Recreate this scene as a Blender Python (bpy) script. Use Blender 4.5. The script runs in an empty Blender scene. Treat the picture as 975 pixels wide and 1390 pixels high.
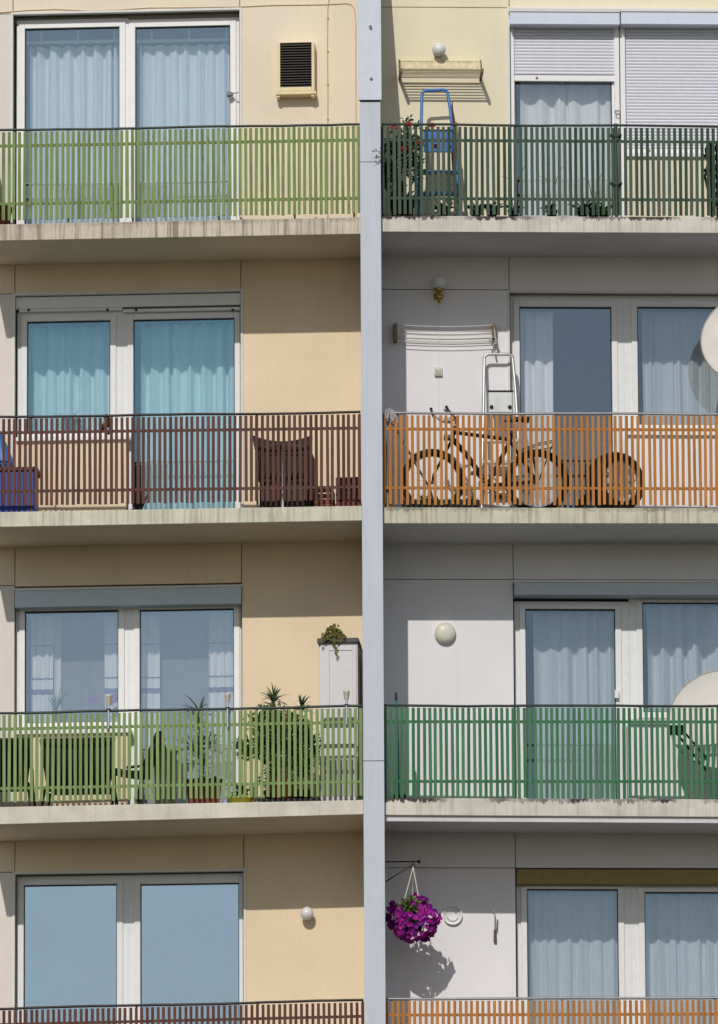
import bpy, math, random
from mathutils import Vector, Matrix

rnd = random.Random(7)
R = math.radians
sc = bpy.context.scene
COL = sc.collection

# ------------------------------------------------------------------ camera
W, H = 975.0, 1390.0
F = 11396.0                      # focal length in photo pixels (telephoto)
PITCH, ROLL, DIST, CAMZ = R(10.8), R(0.30), 80.0, 1.7
CP = Vector((0, -DIST, CAMZ))
fw = Vector((0, math.cos(PITCH), math.sin(PITCH)))
up0 = Vector((0, -math.sin(PITCH), math.cos(PITCH)))
rt0 = Vector((1, 0, 0))
upv = up0 * math.cos(ROLL) + rt0 * math.sin(ROLL)
rtv = rt0 * math.cos(ROLL) - up0 * math.sin(ROLL)
cam_d = bpy.data.cameras.new('camera')
cam = bpy.data.objects.new('camera', cam_d)
COL.objects.link(cam)
m = Matrix.Identity(4)
for i in range(3):
    m[i][0], m[i][1], m[i][2], m[i][3] = rtv[i], upv[i], -fw[i], CP[i]
cam.matrix_world = m
cam_d.sensor_width = 36
cam_d.lens = F / H * 36.0
cam_d.clip_start, cam_d.clip_end = 1.0, 2000
sc.camera = cam


class Side:
    """A facade frame: u along the wall, w out from the wall, z up."""
    def __init__(s, ox, th):
        s.O, s.th = Vector((ox, 0, 0)), th
        s.inv = Matrix.Rotation(-th, 3, 'Z')
        s.fwd = Matrix.Rotation(th, 3, 'Z')

    def at(s, px, py, w):
        d = s.inv @ (fw * F + rtv * (px - W / 2) + upv * (H / 2 - py))
        o = s.inv @ (CP - s.O)
        t = (-w - o.y) / d.y
        p = o + d * t
        return p.x, p.z

    def P(s, px, py, w):
        u, z = s.at(px, py, w)
        return Vector((u, -w, z))

    def world(s, p):
        return s.O + s.fwd @ Vector(p)

    def rect(s, x0, y0, x1, y1, w):
        u0 = s.at(x0, (y0 + y1) / 2, w)[0]
        u1 = s.at(x1, (y0 + y1) / 2, w)[0]
        z1 = s.at((x0 + x1) / 2, y0, w)[1]
        z0 = s.at((x0 + x1) / 2, y1, w)[1]
        return u0, u1, z0, z1


L = Side(0.10, R(-4.0))
RR = Side(0.10, R(2.6))
MID = Side(0.10, 0.0)


# ------------------------------------------------------------------ mesh builder
class MB:
    def __init__(s):
        s.v, s.f, s.mi, s.cur, s.sm = [], [], [], 0, []

    def face(s, pts, smooth=False):
        b = len(s.v)
        s.v += [Vector(p) for p in pts]
        s.f.append(tuple(range(b, b + len(pts))))
        s.mi.append(s.cur); s.sm.append(smooth)

    def grid(s, rows, closed_u=False, closed_v=False, smooth=True):
        b, n, k = len(s.v), len(rows), len(rows[0])
        for r in rows:
            s.v += [Vector(p) for p in r]
        for i in range(n if closed_v else n - 1):
            for j in range(k if closed_u else k - 1):
                i2, j2 = (i + 1) % n, (j + 1) % k
                s.f.append((b + i * k + j, b + i * k + j2, b + i2 * k + j2, b + i2 * k + j))
                s.mi.append(s.cur); s.sm.append(smooth)

    def hexa(s, a, b):
        """a, b: two quads of 4 points, b behind a"""
        n = len(s.v)
        s.v += [Vector(p) for p in list(a) + list(b)]
        for q in ((0, 1, 2, 3), (7, 6, 5, 4), (0, 4, 5, 1), (1, 5, 6, 2), (2, 6, 7, 3), (3, 7, 4, 0)):
            s.f.append(tuple(n + i for i in q)); s.mi.append(s.cur); s.sm.append(False)

    def box(s, u0, u1, w0, w1, z0, z1):
        """w measured out from the wall; w1 is the front"""
        s.hexa([(u0, -w1, z0), (u1, -w1, z0), (u1, -w1, z1), (u0, -w1, z1)],
               [(u0, -w0, z0), (u1, -w0, z0), (u1, -w0, z1), (u0, -w0, z1)])

    def tube(s, pts, r, seg=8, caps=True):
        pts = [Vector(p) for p in pts]
        n = len(pts)
        rs = r if isinstance(r, (list, tuple)) else [r] * n
        rows, prev = [], None
        for i, p in enumerate(pts):
            d = (pts[min(i + 1, n - 1)] - pts[max(i - 1, 0)])
            if d.length < 1e-9:
                d = Vector((0, 0, 1))
            d.normalize()
            if prev is None:
                a = d.orthogonal().normalized()
            else:
                a = (prev - d * prev.dot(d))
                a = a.normalized() if a.length > 1e-6 else d.orthogonal().normalized()
            prev = a
            b = d.cross(a)
            rows.append([p + (a * math.cos(2 * math.pi * k / seg) + b * math.sin(2 * math.pi * k / seg)) * rs[i] for k in range(seg)])
        s.grid(rows, closed_u=True)
        if caps:
            s.face(list(reversed(rows[0]))); s.face(rows[-1])

    def lathe(s, prof, org, axis=(0, 0, 1), seg=24):
        """prof: (radius, height) along axis"""
        ax = Vector(axis).normalized()
        a = ax.orthogonal().normalized(); b = ax.cross(a)
        org = Vector(org)
        rows = [[org + ax * h + (a * math.cos(2 * math.pi * k / seg) + b * math.sin(2 * math.pi * k / seg)) * max(r, 1e-4) for k in range(seg)] for r, h in prof]
        s.grid(rows, closed_u=True)

    def sphere(s, c, r, seg=24, rings=14, sq=(1, 1, 1)):
        c = Vector(c)
        rows = []
        for i in range(rings + 1):
            t = math.pi * i / rings
            rr = max(math.sin(t), 1e-3)
            rows.append([c + Vector((r * sq[0] * rr * math.cos(2 * math.pi * k / seg), r * sq[1] * rr * math.sin(2 * math.pi * k / seg), -r * sq[2] * math.cos(t))) for k in range(seg)])
        s.grid(rows, closed_u=True)

    def torus(s, c, axis, RR_, r, seg=40, sub=10):
        ax = Vector(axis).normalized(); a = ax.orthogonal().normalized(); b = ax.cross(a); c = Vector(c)
        rows = []
        for i in range(seg):
            t = 2 * math.pi * i / seg
            d = a * math.cos(t) + b * math.sin(t)
            rows.append([c + d * (RR_ + r * math.cos(2 * math.pi * k / sub)) + ax * r * math.sin(2 * math.pi * k / sub) for k in range(sub)])
        s.grid(rows, closed_u=True, closed_v=True)

    def leaf(s, p, d, n, ln, wd, fold=0.25):
        """a pointed leaf from p along d, facing n"""
        d = Vector(d).normalized(); n = Vector(n)
        n = (n - d * n.dot(d))
        n = n.normalized() if n.length > 1e-5 else d.orthogonal().normalized()
        sd = d.cross(n)
        p = Vector(p)
        m1, m2, tip = p + d * ln * .35, p + d * ln * .7 - n * ln * .06, p + d * ln - n * ln * .2
        a1, b1 = m1 + sd * wd * .5 + n * wd * fold, m1 - sd * wd * .5 + n * wd * fold
        a2, b2 = m2 + sd * wd * .38 + n * wd * fold * .6, m2 - sd * wd * .38 + n * wd * fold * .6
        s.face([p, m1, a1]); s.face([p, b1, m1])
        s.face([m1, m2, a2, a1]); s.face([m1, b1, b2, m2])
        s.face([m2, tip, a2]); s.face([m2, b2, tip])


ROOT = {}


def _mats(o, mats):
    for mm in (mats if isinstance(mats, (list, tuple)) else [mats]):
        o.data.materials.append(mm)


def mesh_obj(name, mb, mats, bevel=0.0):
    me = bpy.data.meshes.new(name)
    me.from_pydata([tuple(v) for v in mb.v], [], mb.f)
    me.polygons.foreach_set('material_index', mb.mi)
    me.polygons.foreach_set('use_smooth', mb.sm)
    me.update()
    o = bpy.data.objects.new(name, me)
    _mats(o, mats)
    COL.objects.link(o)
    if bevel:
        b = o.modifiers.new('bevel', 'BEVEL'); b.width = bevel; b.segments = 2; b.limit_method = 'ANGLE'
        b.harden_normals = False
    return o


def tag(o, label=None, cat=None, group=None, kind=None):
    if label: o['label'] = label
    if cat: o['category'] = cat
    if group: o['group'] = group
    if kind: o['kind'] = kind
    return o


def thing(side, name, label, cat, p, group=None):
    """Empty at the base point p (facade coordinates)"""
    o = bpy.data.objects.new(name, None)
    COL.objects.link(o)
    o.empty_display_size = .1
    o.location = side.world(p)
    o.rotation_euler = (0, 0, side.th)
    tag(o, label, cat, group)
    ROOT[o.name] = (side, Vector(p))
    return o


def part(name, mb, mats, parent, bevel=0.0, label=None):
    """mesh authored in facade coordinates, parented to a thing or a part"""
    org = ROOT[parent.name][1]
    mb.v = [v - org for v in mb.v]
    o = mesh_obj(name, mb, mats, bevel)
    o.parent = parent
    ROOT[o.name] = (ROOT[parent.name][0], org)
    if label: o['label'] = label
    return o


def single(side, name, mb, mats, label, cat, p, group=None, bevel=0.0):
    """a thing that is one mesh, origin at p"""
    p = Vector(p)
    mb.v = [v - p for v in mb.v]
    o = mesh_obj(name, mb, mats, bevel)
    o.location = side.world(p)
    o.rotation_euler = (0, 0, side.th)
    tag(o, label, cat, group)
    ROOT[o.name] = (side, p)
    return o


# ------------------------------------------------------------------ materials
def lin(c):
    return tuple(((x / 255) / 12.92 if x / 255 < .04045 else ((x / 255 + .055) / 1.055) ** 2.4) for x in c)


def alb(c, k=1.24):
    """albedo of a paint that shows as sRGB colour c in full sun"""
    return tuple(min(.86, x * k * q) for x, q in zip(lin(c), (.985, 1.0, 1.05))) + (1,)


class NT:
    def __init__(s, name):
        s.m = bpy.data.materials.new(name); s.m.use_nodes = True
        s.t = s.m.node_tree; s.t.nodes.clear()
        s.out = s.n('ShaderNodeOutputMaterial')

    def n(s, t, **kw):
        o = s.t.nodes.new(t)
        for k, v in kw.items():
            setattr(o, k, v)
        return o

    def l(s, a, b):
        s.t.links.new(a, b)

    def noise(s, scale, vec=None, detail=4, rough=.55, sc3=None, coord='Object'):
        tc = s.n('ShaderNodeTexCoord')
        v = tc.outputs[coord]
        if sc3:
            mp = s.n('ShaderNodeMapping'); mp.inputs['Scale'].default_value = sc3
            s.l(v, mp.inputs[0]); v = mp.outputs[0]
        nn = s.n('ShaderNodeTexNoise'); nn.inputs['Scale'].default_value = scale
        nn.inputs['Detail'].default_value = detail; nn.inputs['Roughness'].default_value = rough
        s.l(v, nn.inputs['Vector'])
        return nn.outputs['Fac']

    def ramp(s, fac, stops):
        r = s.n('ShaderNodeValToRGB')
        e = r.color_ramp.elements
        while len(e) < len(stops):
            e.new(.5)
        for x, (p, c) in zip(e, stops):
            x.position = p
            x.color = c if not isinstance(c, (int, float)) else (c, c, c, 1)
        s.l(fac, r.inputs[0])
        return r.outputs[0]

    def mix(s, fac, a, b, mode='MIX'):
        x = s.n('ShaderNodeMix', data_type='RGBA', blend_type=mode)
        for sock, v in ((x.inputs[0], fac), (x.inputs[6], a), (x.inputs[7], b)):
            if isinstance(v, (int, float)): sock.default_value = v
            elif isinstance(v, (tuple, list)): sock.default_value = v
            else: s.l(v, sock)
        return x.outputs[2]

    def math(s, op, a, b=0.0):
        x = s.n('ShaderNodeMath', operation=op)
        for sock, v in ((x.inputs[0], a), (x.inputs[1], b)):
            if isinstance(v, (int, float)): sock.default_value = v
            else: s.l(v, sock)
        return x.outputs[0]

    def bsdf(s, col, rough=.6, metal=0.0, spec=.4, bump=None, bdist=.002, bstr=.4):
        b = s.n('ShaderNodeBsdfPrincipled')
        if isinstance(col, (tuple, list)): b.inputs['Base Color'].default_value = col
        else: s.l(col, b.inputs['Base Color'])
        if isinstance(rough, (int, float)): b.inputs['Roughness'].default_value = rough
        else: s.l(rough, b.inputs['Roughness'])
        b.inputs['Metallic'].default_value = metal
        b.inputs['Specular IOR Level'].default_value = spec
        if bump is not None:
            bn = s.n('ShaderNodeBump'); bn.inputs['Strength'].default_value = bstr; bn.inputs['Distance'].default_value = bdist
            s.l(bump, bn.inputs['Height']); s.l(bn.outputs[0], b.inputs['Normal'])
        s.l(b.outputs[0], s.out.inputs[0])
        return b


def dk(c, f):
    return (c[0] * f, c[1] * f, c[2] * f, 1)


def plaster(name, c, var=.075):
    t = NT(name)
    n1 = t.noise(1.3, detail=5)
    n2 = t.noise(9, sc3=(3.0, 3.0, .25), detail=3)
    n3 = t.noise(160, detail=2)
    a = t.ramp(n1, [(.3, dk(c, 1 - var)), (.7, dk(c, 1 + var * .35))])
    st = t.ramp(n2, [(.45, 1.0), (.75, 1 - var * .4)])
    col = t.mix(1.0, a, st, 'MULTIPLY')
    run = t.ramp(t.noise(1, sc3=(7, 7, .22), detail=5, rough=.7), [(.56, 0.0), (.72, 1.0)])
    wher = t.ramp(t.noise(.7, detail=3), [(.42, 0.0), (.62, 1.0)])
    col = t.mix(t.math('MULTIPLY', t.math('MULTIPLY', run, wher), .16), col, dk(c, .55))
    gr = t.ramp(t.noise(70, detail=3), [(.3, .95), (.7, 1.04)])
    col = t.mix(1.0, col, gr, 'MULTIPLY')
    t.bsdf(col, .9, spec=.15, bump=n3, bdist=.0015, bstr=.5)
    return t.m


def concrete(name, c, stain=.5, mould=.0, rust=.25):
    """weathered slab edge: drip streaks, rust bleeding, black mould hanging from the top edge"""
    t = NT(name)
    tc = t.n('ShaderNodeTexCoord'); sep = t.n('ShaderNodeSeparateXYZ'); t.l(tc.outputs['Generated'], sep.inputs[0])
    gz = sep.outputs['Z']
    base = t.ramp(t.noise(5, detail=6), [(.25, dk(c, .80)), (.7, dk(c, 1.06))])
    drip = t.noise(1, sc3=(26, 8, .9), detail=4, rough=.65)
    dm = t.ramp(drip, [(.50, 0.0), (.66, 1.0)])
    col = t.mix(t.math('MULTIPLY', dm, stain), base, dk((.30, .25, .17, 1), .75))
    rn = t.noise(1, sc3=(3.1, 4, .5), detail=5, rough=.7)
    rm = t.ramp(rn, [(.58, 0.0), (.70, 1.0)])
    rm2 = t.math('MULTIPLY', rm, t.ramp(t.noise(1, sc3=(34, 8, .5), detail=3), [(.42, 0.0), (.6, 1.0)]))
    col = t.mix(t.math('MULTIPLY', rm2, rust), col, (.30, .17, .05, 1))
    # joints between cast lengths of slab
    wv = t.noise(1, sc3=(1.9, 1, .02), detail=1)
    jm = t.ramp(t.math('PINGPONG', t.math('MULTIPLY', wv, 9.0), .5), [(.0, 1.0), (.03, 0.0)])
    col = t.mix(t.math('MULTIPLY', jm, .55 * stain), col, (.08, .065, .05, 1))
    mn = t.noise(1, sc3=(30, 8, 7.0), detail=6, rough=.75)
    patch = t.ramp(t.noise(1, sc3=(1.7, 3, .1), detail=3), [(.38, 0.0), (.5, 1.0)])
    thr = t.math('ADD', t.math('MULTIPLY', t.math('SUBTRACT', 1.0, gz), .85), .33)
    mm = t.math('MULTIPLY', t.math('GREATER_THAN', mn, thr), patch)
    col = t.mix(t.math('MULTIPLY', mm, mould), col, (.045, .035, .033, 1))
    t.bsdf(col, .9, spec=.2, bump=t.noise(45, detail=6), bdist=.004, bstr=.5)
    return t.m


def paint(name, c, var=.15, rough=.5, chips=.0, chipc=(.09, .05, .03, 1), streak=True, spec=.35):
    t = NT(name)
    n1 = t.noise(2.2, sc3=(8, 8, .6) if streak else None, detail=5, rough=.7)
    col = t.ramp(n1, [(.3, dk(c, 1 - var)), (.7, dk(c, 1 + var))])
    if chips:
        cn = t.noise(1, sc3=(30, 30, 9), detail=5, rough=.7)
        cm = t.ramp(cn, [(.62, 0.0), (.66, 1.0)])
        col = t.mix(t.math('MULTIPLY', cm, chips), col, chipc)
    t.bsdf(col, rough, spec=spec, bump=t.noise(60, detail=3), bdist=.001, bstr=.3)
    return t.m


def plain(name, c, rough=.5, metal=0.0, spec=.4, var=.08, scale=14):
    t = NT(name)
    col = t.ramp(t.noise(scale, detail=4), [(.3, dk(c, 1 - var)), (.7, dk(c, 1 + var))])
    t.bsdf(col, rough, metal, spec)
    return t.m


def glass(name, tint, refl, gcol=(1, 1, 1, 1), bump=.0):
    t = NT(name)
    tr = t.n('ShaderNodeBsdfTransparent'); tr.inputs[0].default_value = tint
    gl = t.n('ShaderNodeBsdfGlossy'); gl.inputs['Roughness'].default_value = .02; gl.inputs[0].default_value = gcol
    bn = t.n('ShaderNodeBump'); bn.inputs['Strength'].default_value = .12; bn.inputs['Distance'].default_value = .004
    t.l(t.noise(2.6, detail=1), bn.inputs['Height']); t.l(bn.outputs[0], gl.inputs['Normal'])
    mx = t.n('ShaderNodeMixShader'); mx.inputs[0].default_value = refl
    t.l(tr.outputs[0], mx.inputs[1]); t.l(gl.outputs[0], mx.inputs[2]); t.l(mx.outputs[0], t.out.inputs[0])
    return t.m


def cloth(name, c, transl=.15, bands=None):
    t = NT(name)
    col = t.ramp(t.noise(30, sc3=(1, 1, .2), detail=3), [(.3, dk(c, .93)), (.7, dk(c, 1.05))])
    d = t.n('ShaderNodeBsdfDiffuse'); tl = t.n('ShaderNodeBsdfTranslucent')
    t.l(col, d.inputs[0]); t.l(col, tl.inputs[0])
    mx = t.n('ShaderNodeMixShader'); mx.inputs[0].default_value = transl
    t.l(d.outputs[0], mx.inputs[1]); t.l(tl.outputs[0], mx.inputs[2]); t.l(mx.outputs[0], t.out.inputs[0])
    return t.m


def sheer(name, c, a):
    t = NT(name)
    d = t.n('ShaderNodeBsdfDiffuse'); d.inputs[0].default_value = c
    tr = t.n('ShaderNodeBsdfTransparent')
    mx = t.n('ShaderNodeMixShader'); mx.inputs[0].default_value = a
    t.l(tr.outputs[0], mx.inputs[1]); t.l(d.outputs[0], mx.inputs[2]); t.l(mx.outputs[0], t.out.inputs[0])
    return t.m


def foliage(name, c, var=.35):
    t = NT(name)
    col = t.ramp(t.noise(22, detail=3), [(.25, dk(c, 1 - var)), (.75, dk(c, 1 + var))])
    b = t.n('ShaderNodeBsdfPrincipled'); t.l(col, b.inputs['Base Color']); b.inputs['Roughness'].default_value = .5
    b.inputs['Specular IOR Level'].default_value = .3
    tl = t.n('ShaderNodeBsdfTranslucent'); t.l(col, tl.inputs[0])
    mx = t.n('ShaderNodeMixShader'); mx.inputs[0].default_value = .25
    t.l(b.outputs[0], mx.inputs[1]); t.l(tl.outputs[0], mx.inputs[2]); t.l(mx.outputs[0], t.out.inputs[0])
    return t.m


M = {}
M['wall_top_left'] = plaster('cream_pink_render', alb((214, 197, 172)))
M['wall_beige'] = plaster('beige_render', alb((214, 192, 160)))
M['wall_strip'] = plaster('pale_pink_render', alb((204, 193, 181)))
M['wall_yellow'] = plaster('pale_yellow_render', alb((215, 202, 172)))
M['wall_white'] = plaster('white_render', alb((213, 208, 205)), var=.05)
M['joint'] = plain('joint_mortar', (.16, .14, .12, 1), .9)
M['core'] = plain('wall_core', (.3, .28, .25, 1), .9)
M['slab_cream'] = concrete('cream_slab_edge', alb((192, 186, 162)), .42, .0, .85)
M['slab_dirty'] = concrete('streaked_slab_edge', alb((190, 176, 154)), .85, .25, .3)
M['slab_clean'] = concrete('clean_slab_edge', alb((196, 187, 168)), .12, .0, .0)
M['slab_mould'] = concrete('mouldy_slab_edge', alb((194, 186, 170)), .28, .95, .15)
M['slab_drips'] = concrete('dripping_slab_edge', alb((188, 180, 156)), .6, .45, .3)
M['soffit_beige'] = plaster('beige_soffit', alb((204, 188, 160)), .12)
M['soffit_grey'] = plaster('grey_soffit', alb((196, 191, 188)), .12)
M['rail_lime'] = paint('faded_lime_paint', alb((105, 122, 64)), .34, .6, .9)
M['rail_brown'] = paint('dark_brown_paint', alb((80, 42, 29)), .34, .55, .5)
M['rail_leaf'] = paint('leaf_green_paint', alb((112, 131, 76)), .26, .6, .4)
M['rail_dark'] = paint('dark_green_paint', alb((44, 65, 45)), .3, .5, .3)
M['rail_orange'] = paint('orange_wood_stain', alb((160, 104, 44)), .26, .6, .3, chipc=(.16, .08, .03, 1))
M['rail_emerald'] = paint('emerald_paint', alb((45, 99, 60)), .28, .5, .3)
M['hand_dark'] = paint('handrail_dark', (.03, .045, .03, 1), .2, .45)
M['hand_brown'] = paint('handrail_brown', (.03, .018, .015, 1), .2, .45)
M['fin'] = paint('blue_grey_sheet', alb((175, 177, 181)), .06, .5, 0, spec=.3)
M['fin_core'] = plaster('grey_partition_render', alb((165, 160, 155)))
M['frame_white'] = plain('white_window_plastic', alb((214, 210, 204)), .4, var=.03)
M['frame_grey'] = plain('light_grey_window_plastic', alb((206, 204, 199)), .45, var=.03)
M['trim'] = plain('pale_reveal_trim', alb((200, 196, 186)), .7, var=.05)
M['gasket'] = plain('black_gasket', (.012, .012, .013, 1), .6)
M['box_blue'] = plain('blue_grey_shutter_box', alb((172, 182, 186)), .4, var=.03)
M['box_grey'] = plain('grey_shutter_box', alb((172, 176, 180)), .4, var=.03)
M['box_lilac'] = plain('lilac_grey_shutter_box', alb((190, 193, 202)), .4, var=.03)
M['box_brown'] = plain('olive_brown_box', (.30, .21, .06, 1), .5, var=.1)
M['slat_white'] = plain('white_shutter_slats', alb((200, 198, 200)), .45, var=.03)
M['lintel'] = plain('grey_brown_lintel', (.30, .27, .23, 1), .8)
M['room'] = plain('dim_room_wall', (.22, .22, .22, 1), .9)
M['curtain_white'] = cloth('white_net', (.88, .88, .88, 1))
M['curtain_cream'] = cloth('cream_net', (.78, .76, .68, 1))
M['curtain_lace'] = cloth('lace', (.9, .89, .85, 1))
M['lace_band'] = cloth('lace_band', (.22, .20, .34, 1))
M['glass_blue'] = glass('blue_tinted_glass', (.94, .975, .99, 1), .17, (.66, .86, 1.0, 1))
M['glass_teal'] = glass('teal_tinted_glass', (.88, .96, .97, 1), .16, (.46, .80, 1.0, 1))
M['glass_soft'] = glass('violet_blue_glass', (.96, .97, .98, 1), .19, (.66, .82, .98, 1))
M['glass_sky'] = glass('mirror_like_glass', (.8, .86, .9, 1), .34, (.72, .87, 1.0, 1))
M['glass_grey'] = glass('grey_blue_glass', (.87, .895, .91, 1), .13, (.66, .80, .93, 1))
M['glass_dark'] = glass('dark_grey_glass', (.98, .985, .99, 1), .135, (.72, .84, .98, 1))
M['chrome'] = plain('chrome', (.75, .75, .75, 1), .18, 1.0)
M['alu'] = plain('aluminium', (.50, .50, .49, 1), .42, .75, var=.08)
M['steel_dull'] = plain('dull_steel', (.35, .34, .33, 1), .5, .6)
M['brass'] = plain('brass', (.55, .36, .10, 1), .25, 1.0)
M['opal'] = plain('opal_glass', (.72, .72, .69, 1), .15, var=.03)
M['lamp_cream'] = plain('cream_plastic', alb((196, 192, 172)), .35, var=.03)
M['black'] = plain('black_plastic', (.012, .012, .012, 1), .5)
M['rubber'] = plain('rubber', (.016, .015, .014, 1), .75, var=.3)
M['black_iron'] = plain('black_iron', (.02, .018, .016, 1), .5)
M['blue_paint'] = plain('blue_paint', (.045, .17, .46, 1), .4, var=.12)
M['blue_deep'] = plain('blue_plastic', (.03, .06, .36, 1), .45, var=.2)
M['red_cloth'] = plain('red_cloth', (.36, .06, .03, 1), .8)
M['maroon'] = plain('maroon_wood', (.16, .035, .03, 1), .6, var=.25)
M['brown_cloth'] = plain('dark_brown_cloth', (.045, .026, .02, 1), .85, var=.3)
M['black_cloth'] = plain('black_sling_cloth', (.016, .017, .016, 1), .8, var=.25)
M['beige_metal'] = plain('beige_metal', alb((208, 188, 146)), .5, var=.05)
M['grille'] = plain('black_grille', (.012, .010, .009, 1), .5)
M['louvre'] = plain('brown_louvre', (.05, .04, .03, 1), .45)
M['wood_old'] = plain('weathered_wood', alb((206, 190, 154)), .8, var=.2, scale=30)
M['tube_brown'] = plain('bronze_tube', (.14, .10, .06, 1), .4, .5)
M['tube_pale'] = plain('pale_tube', alb((172, 158, 128)), .45)
M['lamp_metal'] = plain('brushed_lamp_metal', alb((190, 180, 160)), .3, .3)
M['cream_wire'] = plain('cream_cable', alb((190, 165, 130)), .7)
M['white_plastic'] = plain('white_plastic', alb((210, 208, 204)), .4, var=.03)
M['dish'] = plain('dish_paint', alb((186, 179, 167)), .5, var=.07, scale=4)
M['mop'] = plain('grey_mop_yarn', (.36, .33, .33, 1), .95, var=.25, scale=60)
M['wood_light'] = plain('light_wood', (.34, .22, .11, 1), .6)
M['cab_grey'] = plain('light_grey_plastic', alb((192, 187, 184)), .45, var=.03)
M['cab_dark'] = plain('dark_grey_plastic', (.06, .058, .055, 1), .5)
M['terracotta'] = plain('terracotta', (.42, .13, .05, 1), .8, var=.2)
M['pot_red'] = plain('reddish_pot', (.22, .07, .045, 1), .7, var=.2)
M['pot_dark'] = plain('dark_pot', (.02, .022, .02, 1), .6)
M['yellow'] = plain('yellow_plastic', (.60, .56, .05, 1), .45)
M['soil'] = plain('soil', (.03, .02, .014, 1), .95)
M['leaf_dark'] = foliage('leaf_dark', (.035, .07, .022, 1))
M['leaf_mid'] = foliage('leaf_mid', (.065, .125, .03, 1))
M['leaf_light'] = foliage('leaf_light', (.16, .24, .05, 1))
M['leaf_olive'] = foliage('leaf_olive', (.14, .13, .04, 1))
M['leaf_dry'] = foliage('leaf_dry', (.22, .17, .05, 1))
M['leaf_black'] = foliage('leaf_black', (.018, .032, .016, 1))
M['petal_red'] = foliage('petal_red', (.50, .015, .03, 1))
M['petal_purple'] = foliage('petal_purple', (.40, .012, .30, 1), .3)
M['petal_violet'] = foliage('petal_violet', (.20, .008, .22, 1), .3)
M['petal_pink'] = foliage('petal_pink', (.42, .10, .36, 1))
M['stem'] = plain('woody_stem', (.10, .055, .03, 1), .8)
M['rope'] = plain('white_cord', (.65, .62, .55, 1), .9)
M['teal_pole'] = plain('teal_pole', (.03, .20, .25, 1), .4, var=.4, scale=20)
M['blue_black'] = plain('dark_metal_frame', (.012, .010, .022, 1), .3)
M['skin_brown'] = plain('brown_glaze', (.13, .065, .035, 1), .4, var=.3, scale=40)
M['tan'] = plain('tan_glaze', (.45, .32, .20, 1), .5, var=.2)
M['pale_green'] = plain('pale_green_plastic', (.30, .42, .24, 1), .5, var=.08)

# ------------------------------------------------------------------ levels
RAIL_W, SLAB_W = 1.045, 1.09
#          x0    x1   rail y          slab top        slab bottom
LEVELS = {
    'L': [(-28, 489, (177, 168.6), (304.5, 295.0), (326.7, 317.5)),
          (-28, 490, (566, 559.5), (695.0, 686.5), (715.4, 706.6)),
          (-28, 492, (968, 958.3), (1095.4, 1086.0), (1119.0, 1105.4)),
          (-28, 494, (1369, 1357.5), (1497.0, 1486.0), (1518.0, 1507.0))],
    'R': [(519, 975, (168.8, 171.5), (292.7, 294.6), (314.5, 316.4)),
          (521, 975, (560.8, 562.0), (688.4, 690.0), (710.5, 710.7)),
          (522.5, 975, (957.8, 958.2), (1083.0, 1085.0), (1106.4, 1109.0)),
          (524, 975, (1356, 1354.5), (1483.0, 1483.0), (1506.0, 1507.0))],
}
REND = 1100      # where the right-hand balconies end (out of frame)
Z = {}
for key, sd in (('L', L), ('R', RR)):
    for i, (x0, x1, ry, st, sb) in enumerate(LEVELS[key]):
        a0 = 0 if key == 'L' else x0
        def line(y, w):
            p, q = sd.at(a0, y[0], w), sd.at(x1, y[1], w)
            k = (q[1] - p[1]) / (q[0] - p[0])
            return lambda u, p=p, k=k: p[1] + k * (u - p[0])
        ua = sd.at(x0, st[0], SLAB_W)[0]
        ub = sd.at(x1 if key == 'L' else REND, st[1], SLAB_W)[0]
        Z[key, i] = dict(u0=ua, u1=ub, rail=line(ry, RAIL_W), top=line(st, SLAB_W), bot=line(sb, SLAB_W))


def floor_z(key, i, u):
    return Z[key, i]['top'](u)


# ------------------------------------------------------------------ ground
g = MB(); g.face([(-400, -300, 0), (400, -300, 0), (400, 400, 0), (-400, 400, 0)])
gt = NT('ground_asphalt_and_grass')
gt.bsdf(gt.ramp(gt.noise(.06, detail=6), [(.42, (.05, .07, .03, 1)), (.58, (.10, .095, .09, 1))]), .95, spec=.1)
tag(mesh_obj('ground', g, gt.m), kind='structure')

# ------------------------------------------------------------------ the two blocks
blocks = {}
for key, sd, lab in (('L', L, 'beige half of the apartment block, left of the grey dividing fin'),
                     ('R', RR, 'mostly white half of the apartment block, pale yellow at its top storey')):
    blocks[key] = thing(sd, 'apartment_block', lab, 'building', (0, 0, 0))

FINL = {k: (L.at(x, y, .0)[0]) for k, x, y in ((0, 497, 150), (1, 498, 540), (2, 500, 930), (3, 501, 1300))}
CORE = .24


def gapbox(mb, u0, u1, z0, z1, g=.0035, w=0.0):
    mb.box(u0 + g, u1 - g, -.06, w, z0 + g, z1 - g)


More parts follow.
